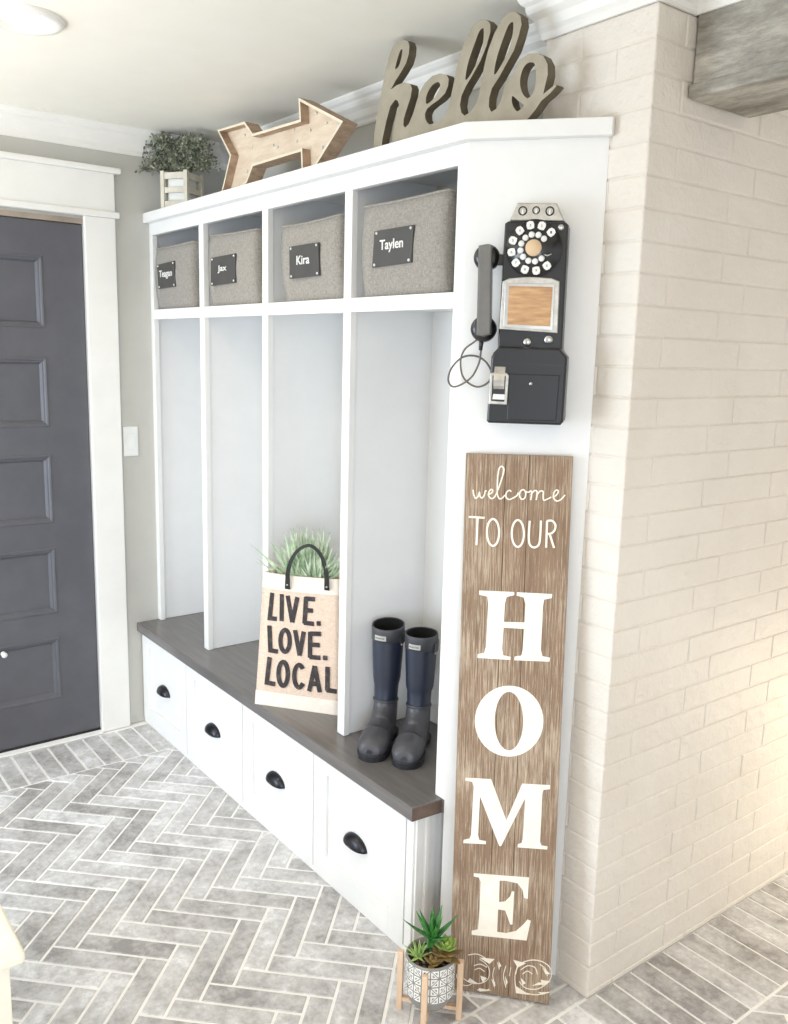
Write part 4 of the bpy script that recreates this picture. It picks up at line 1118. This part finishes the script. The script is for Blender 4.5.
for i in range(NC):
    for j in range(2):
        u0, u1 = i*cu_, (i+1)*cu_; z0 = .038+j*ch; z1 = z0+ch; uc, zc = (u0+u1)/2, (z0+z1)/2
        for T in ([(u0, z0), (u1, z0), (uc, zc)], [(u1, z0), (u1, z1), (uc, zc)], [(u1, z1), (u0, z1), (uc, zc)], [(u0, z1), (u0, z0), (uc, zc)]):
            mid = ((T[0][0]+T[1][0])/2, (T[0][1]+T[1][1])/2)
            for T2 in ([T[0], mid, T[2]], [mid, T[1], T[2]]):
                S1 = shrink(T2, .80); tri(S1[0], S1[1], S1[2], PRr+.0006, 0)
                S2 = shrink(T2, .30); tri(S2[0], S2[1], S2[2], PRr+.0010, 1)
link('glazed_pattern', pt, [mt['potw'], mt['potg']], pot)
link('soil', B().lathe([(0, PHh-.008), (PRr-.0065, PHh-.014), (PRr-.0065, PHh-.019), (0, PHh-.019)], seg=24), mt['soil'], pot)
rp = random.Random(2); b = B()
for k_ in range(60):
    a = rp.uniform(0, 6.283); r_ = .052*math.sqrt(rp.random()); b.ball((r_*math.cos(a), r_*math.sin(a), PHh-.010+rp.uniform(0, .004)), rp.uniform(.003, .0055), (1, 1, .7), 8)
o = link('pebbles', b, mt['pebble'], pot); o['kind'] = 'stuff'
def rosette(name, c, n, ln, wd, th0, th1, mat_, seed, tip=.1, label=None, thick=.28, rings_=3):
    b = B(); r = random.Random(seed); c = Vector(c); k_ = 0
    for i in range(n):
        t = i/(n-1); az = i*2.39996+seed; el = math.radians(th0+(th1-th0)*t); l_ = ln*(1-.35*t)*(.9+.2*r.random()); 
        d_ = Vector((math.cos(az)*math.cos(el), math.sin(az)*math.cos(el), math.sin(el))); s_ = Vector((-math.sin(az), math.cos(az), 0)); u_ = s_.cross(d_)*-1
        if u_.z < 0: u_ = -u_
        rs = []
        for m in range(8):
            q = m/7; w_ = wd*(math.sin(math.pi*min(1, .18+q*.82))**.75 if tip < .5 else (1-q)**.9)*.5
            if m == 7: w_ = .0003
            cc_ = c+d_*l_*q+u_*l_*.18*q*q
            h_ = w_*thick*2
            rs.append([cc_+s_*w_, cc_+s_*w_*.5-u_*h_*.6, cc_-s_*w_*.5-u_*h_*.6, cc_-s_*w_, cc_-s_*w_*.5+u_*h_*.25, cc_+s_*w_*.5+u_*h_*.25])
        b.rings(rs)
    o = link(name, b, mt[mat_], pot)
    if label: o['label'] = label
    return o
# view-right direction at the pot is about (.6,.8), towards camera (.75,-.66)
vr = Vector((.61, .79, 0)); vf = Vector((.79, -.61, 0))
def pp3(r_, f_, z_): return tuple(vr*r_+vf*f_+Vector((0, 0, z_)))
rosette('agave', pp3(.004, -.012, PHh+.030), 18, .088, .026, 5, 84, 'succ1', 3, .9, 'tall dark green spiky succulent')
link('agave_stem', B().tube([pp3(.004, -.012, PHh-.01), pp3(.004, -.012, PHh+.035)], [.007, .006], seg=8), mt['succ1'], pot)
rosette('aloe', pp3(-.030, .012, PHh-.002), 22, .044, .013, 0, 80, 'succ2', 5, .9, 'pale green striped succulent')
rosette('echeveria', pp3(.038, .006, PHh+.014), 18, .036, .022, 15, 80, 'succ3', 8, .1, 'lime green rosette')
rosette('sedum', pp3(.034, .012, PHh+.002), 12, .054, .024, -8, 25, 'succ4', 4, .1, 'reddish brown rosette leaves')
rosette('sedum', pp3(.006, .036, PHh-.004), 11, .030, .016, -5, 55, 'succ4', 9, .1, 'small brown rosette')

# ================================================================== CREAM TABLE CORNER
tz_ = .45
tb = thing('side_table', 'cream painted wooden table, only a corner showing at the lower left edge', 'table', loc=(1.60, -1.50, 0))
p0 = hit(22.5, 952.5, (0, 0, 1), tz_)
x1_, y1_ = p0.x+.004-1.60, p0.y+.006+1.50
b = B(); b.box(-.55, x1_, -.55, y1_, tz_-.024, tz_, bev=.009, seg=4); link('table_top', b, mt['cream'], tb)
for (sx, sy) in ((x1_-.065, y1_-.065), (-.53, y1_-.065), (x1_-.065, -.53), (-.53, -.53)):
    b = B(); b.box(sx, sx+.04, sy, sy+.04, 0, tz_-.024, bev=.003); link('leg', b, mt['cream'], tb)
b = B(); b.box(-.50, x1_-.055, y1_-.060, y1_-.040, tz_-.09, tz_-.024); b.box(x1_-.060, x1_-.040, -.50, y1_-.06, tz_-.09, tz_-.024); link('apron', b, mt['cream'], tb)

# ------------------------------------------------------------------ light
wld = bpy.data.worlds.new('World'); sc.world = wld; wld.use_nodes = True
bgn = wld.node_tree.nodes['Background']; bgn.inputs[0].default_value = (.97, .98, 1.0, 1); bgn.inputs[1].default_value = .90
def area_l(name, loc, tgt, size, sy, power, col):
    l = bpy.data.lights.new(name, 'AREA'); l.shape = 'RECTANGLE'; l.size = size; l.size_y = sy; l.energy = power; l.color = col
    o = bpy.data.objects.new(name, l); COL.objects.link(o); o.location = loc
    o.rotation_euler = (Vector(tgt)-Vector(loc)).to_track_quat('-Z', 'Y').to_euler(); return o
def spot(name, loc, power, col, ang=150, rad=.06):
    l = bpy.data.lights.new(name, 'SPOT'); l.energy = power; l.color = col; l.spot_size = math.radians(ang); l.spot_blend = .8; l.shadow_soft_size = rad
    o = bpy.data.objects.new(name, l); COL.objects.link(o); o.location = loc; return o
area_l('daylight_and_fill', (.5, -3.4, 1.15), (.8, 0, .7), 1.6, 1.6, 72, (.72, .84, 1.0))  # daylight of an unseen window opposite the drawers
wl = area_l('daylight_and_fill', (4.9, -2.75, 1.05), (0.0, -.25, .55), 1.3, 1.3, 8, (.70, .82, 1.0)); wl.data.spread = math.radians(62)  # added narrow cool fill to brighten bays and door, no window here
WARM = (1.0, .86, .68)
spot('downlight', (.95, -.905, ZC-.02), 16, WARM)
spot('downlight', (3.3, -.95, ZC-.02), 12, WARM)
spot('downlight', (2.0, -2.6, ZC-.02), 16, WARM)
spot('downlight', (3.6, 1.4, ZC-.02), 12, WARM)
for nm_, lc_, pw_ in (('warm_fill', (4.6, -2.6, 1.8), 14),):  # unseen point light added to lift the ceiling and room
    l = bpy.data.lights.new(nm_, 'POINT'); l.energy = pw_; l.color = WARM; l.shadow_soft_size = .18
    o = bpy.data.objects.new(nm_, l); COL.objects.link(o); o.location = lc_
for lc_, pw_ in (((.7, -2.0, 1.45), 44), ((2.7, -2.2, 1.45), 60), ((3.9, .9, 1.6), 8)):  # upward spots added out of view to brighten the ceiling, no fixtures
    up_ = spot('ceiling_fill', lc_, pw_, (1.0, .89, .72), 155, .15); up_.rotation_euler = (math.pi, 0, 0)
l = bpy.data.lights.new('floor_lamp_glow', 'POINT'); l.energy = 9; l.color = (1, .84, .6); l.shadow_soft_size = .08
o = bpy.data.objects.new('floor_lamp_glow', l); COL.objects.link(o); o.location = (2.62, 1.18, .50)

# ------------------------------------------------------------------ camera
cd = bpy.data.cameras.new('camera'); co = bpy.data.objects.new('camera', cd); COL.objects.link(co)
cd.sensor_fit = 'HORIZONTAL'; cd.sensor_width = 36; cd.lens = CAM['f']*36/788; cd.clip_start = .02
co.matrix_world = Matrix(((R_.x, U_.x, -F_.x, CC.x), (R_.y, U_.y, -F_.y, CC.y), (R_.z, U_.z, -F_.z, CC.z), (0, 0, 0, 1)))
sc.camera = co
sc.view_settings.view_transform = 'Standard'; sc.view_settings.look = 'None'; sc.view_settings.gamma = 1; sc.view_settings.use_curve_mapping = False
sc.view_settings.exposure = 0.18
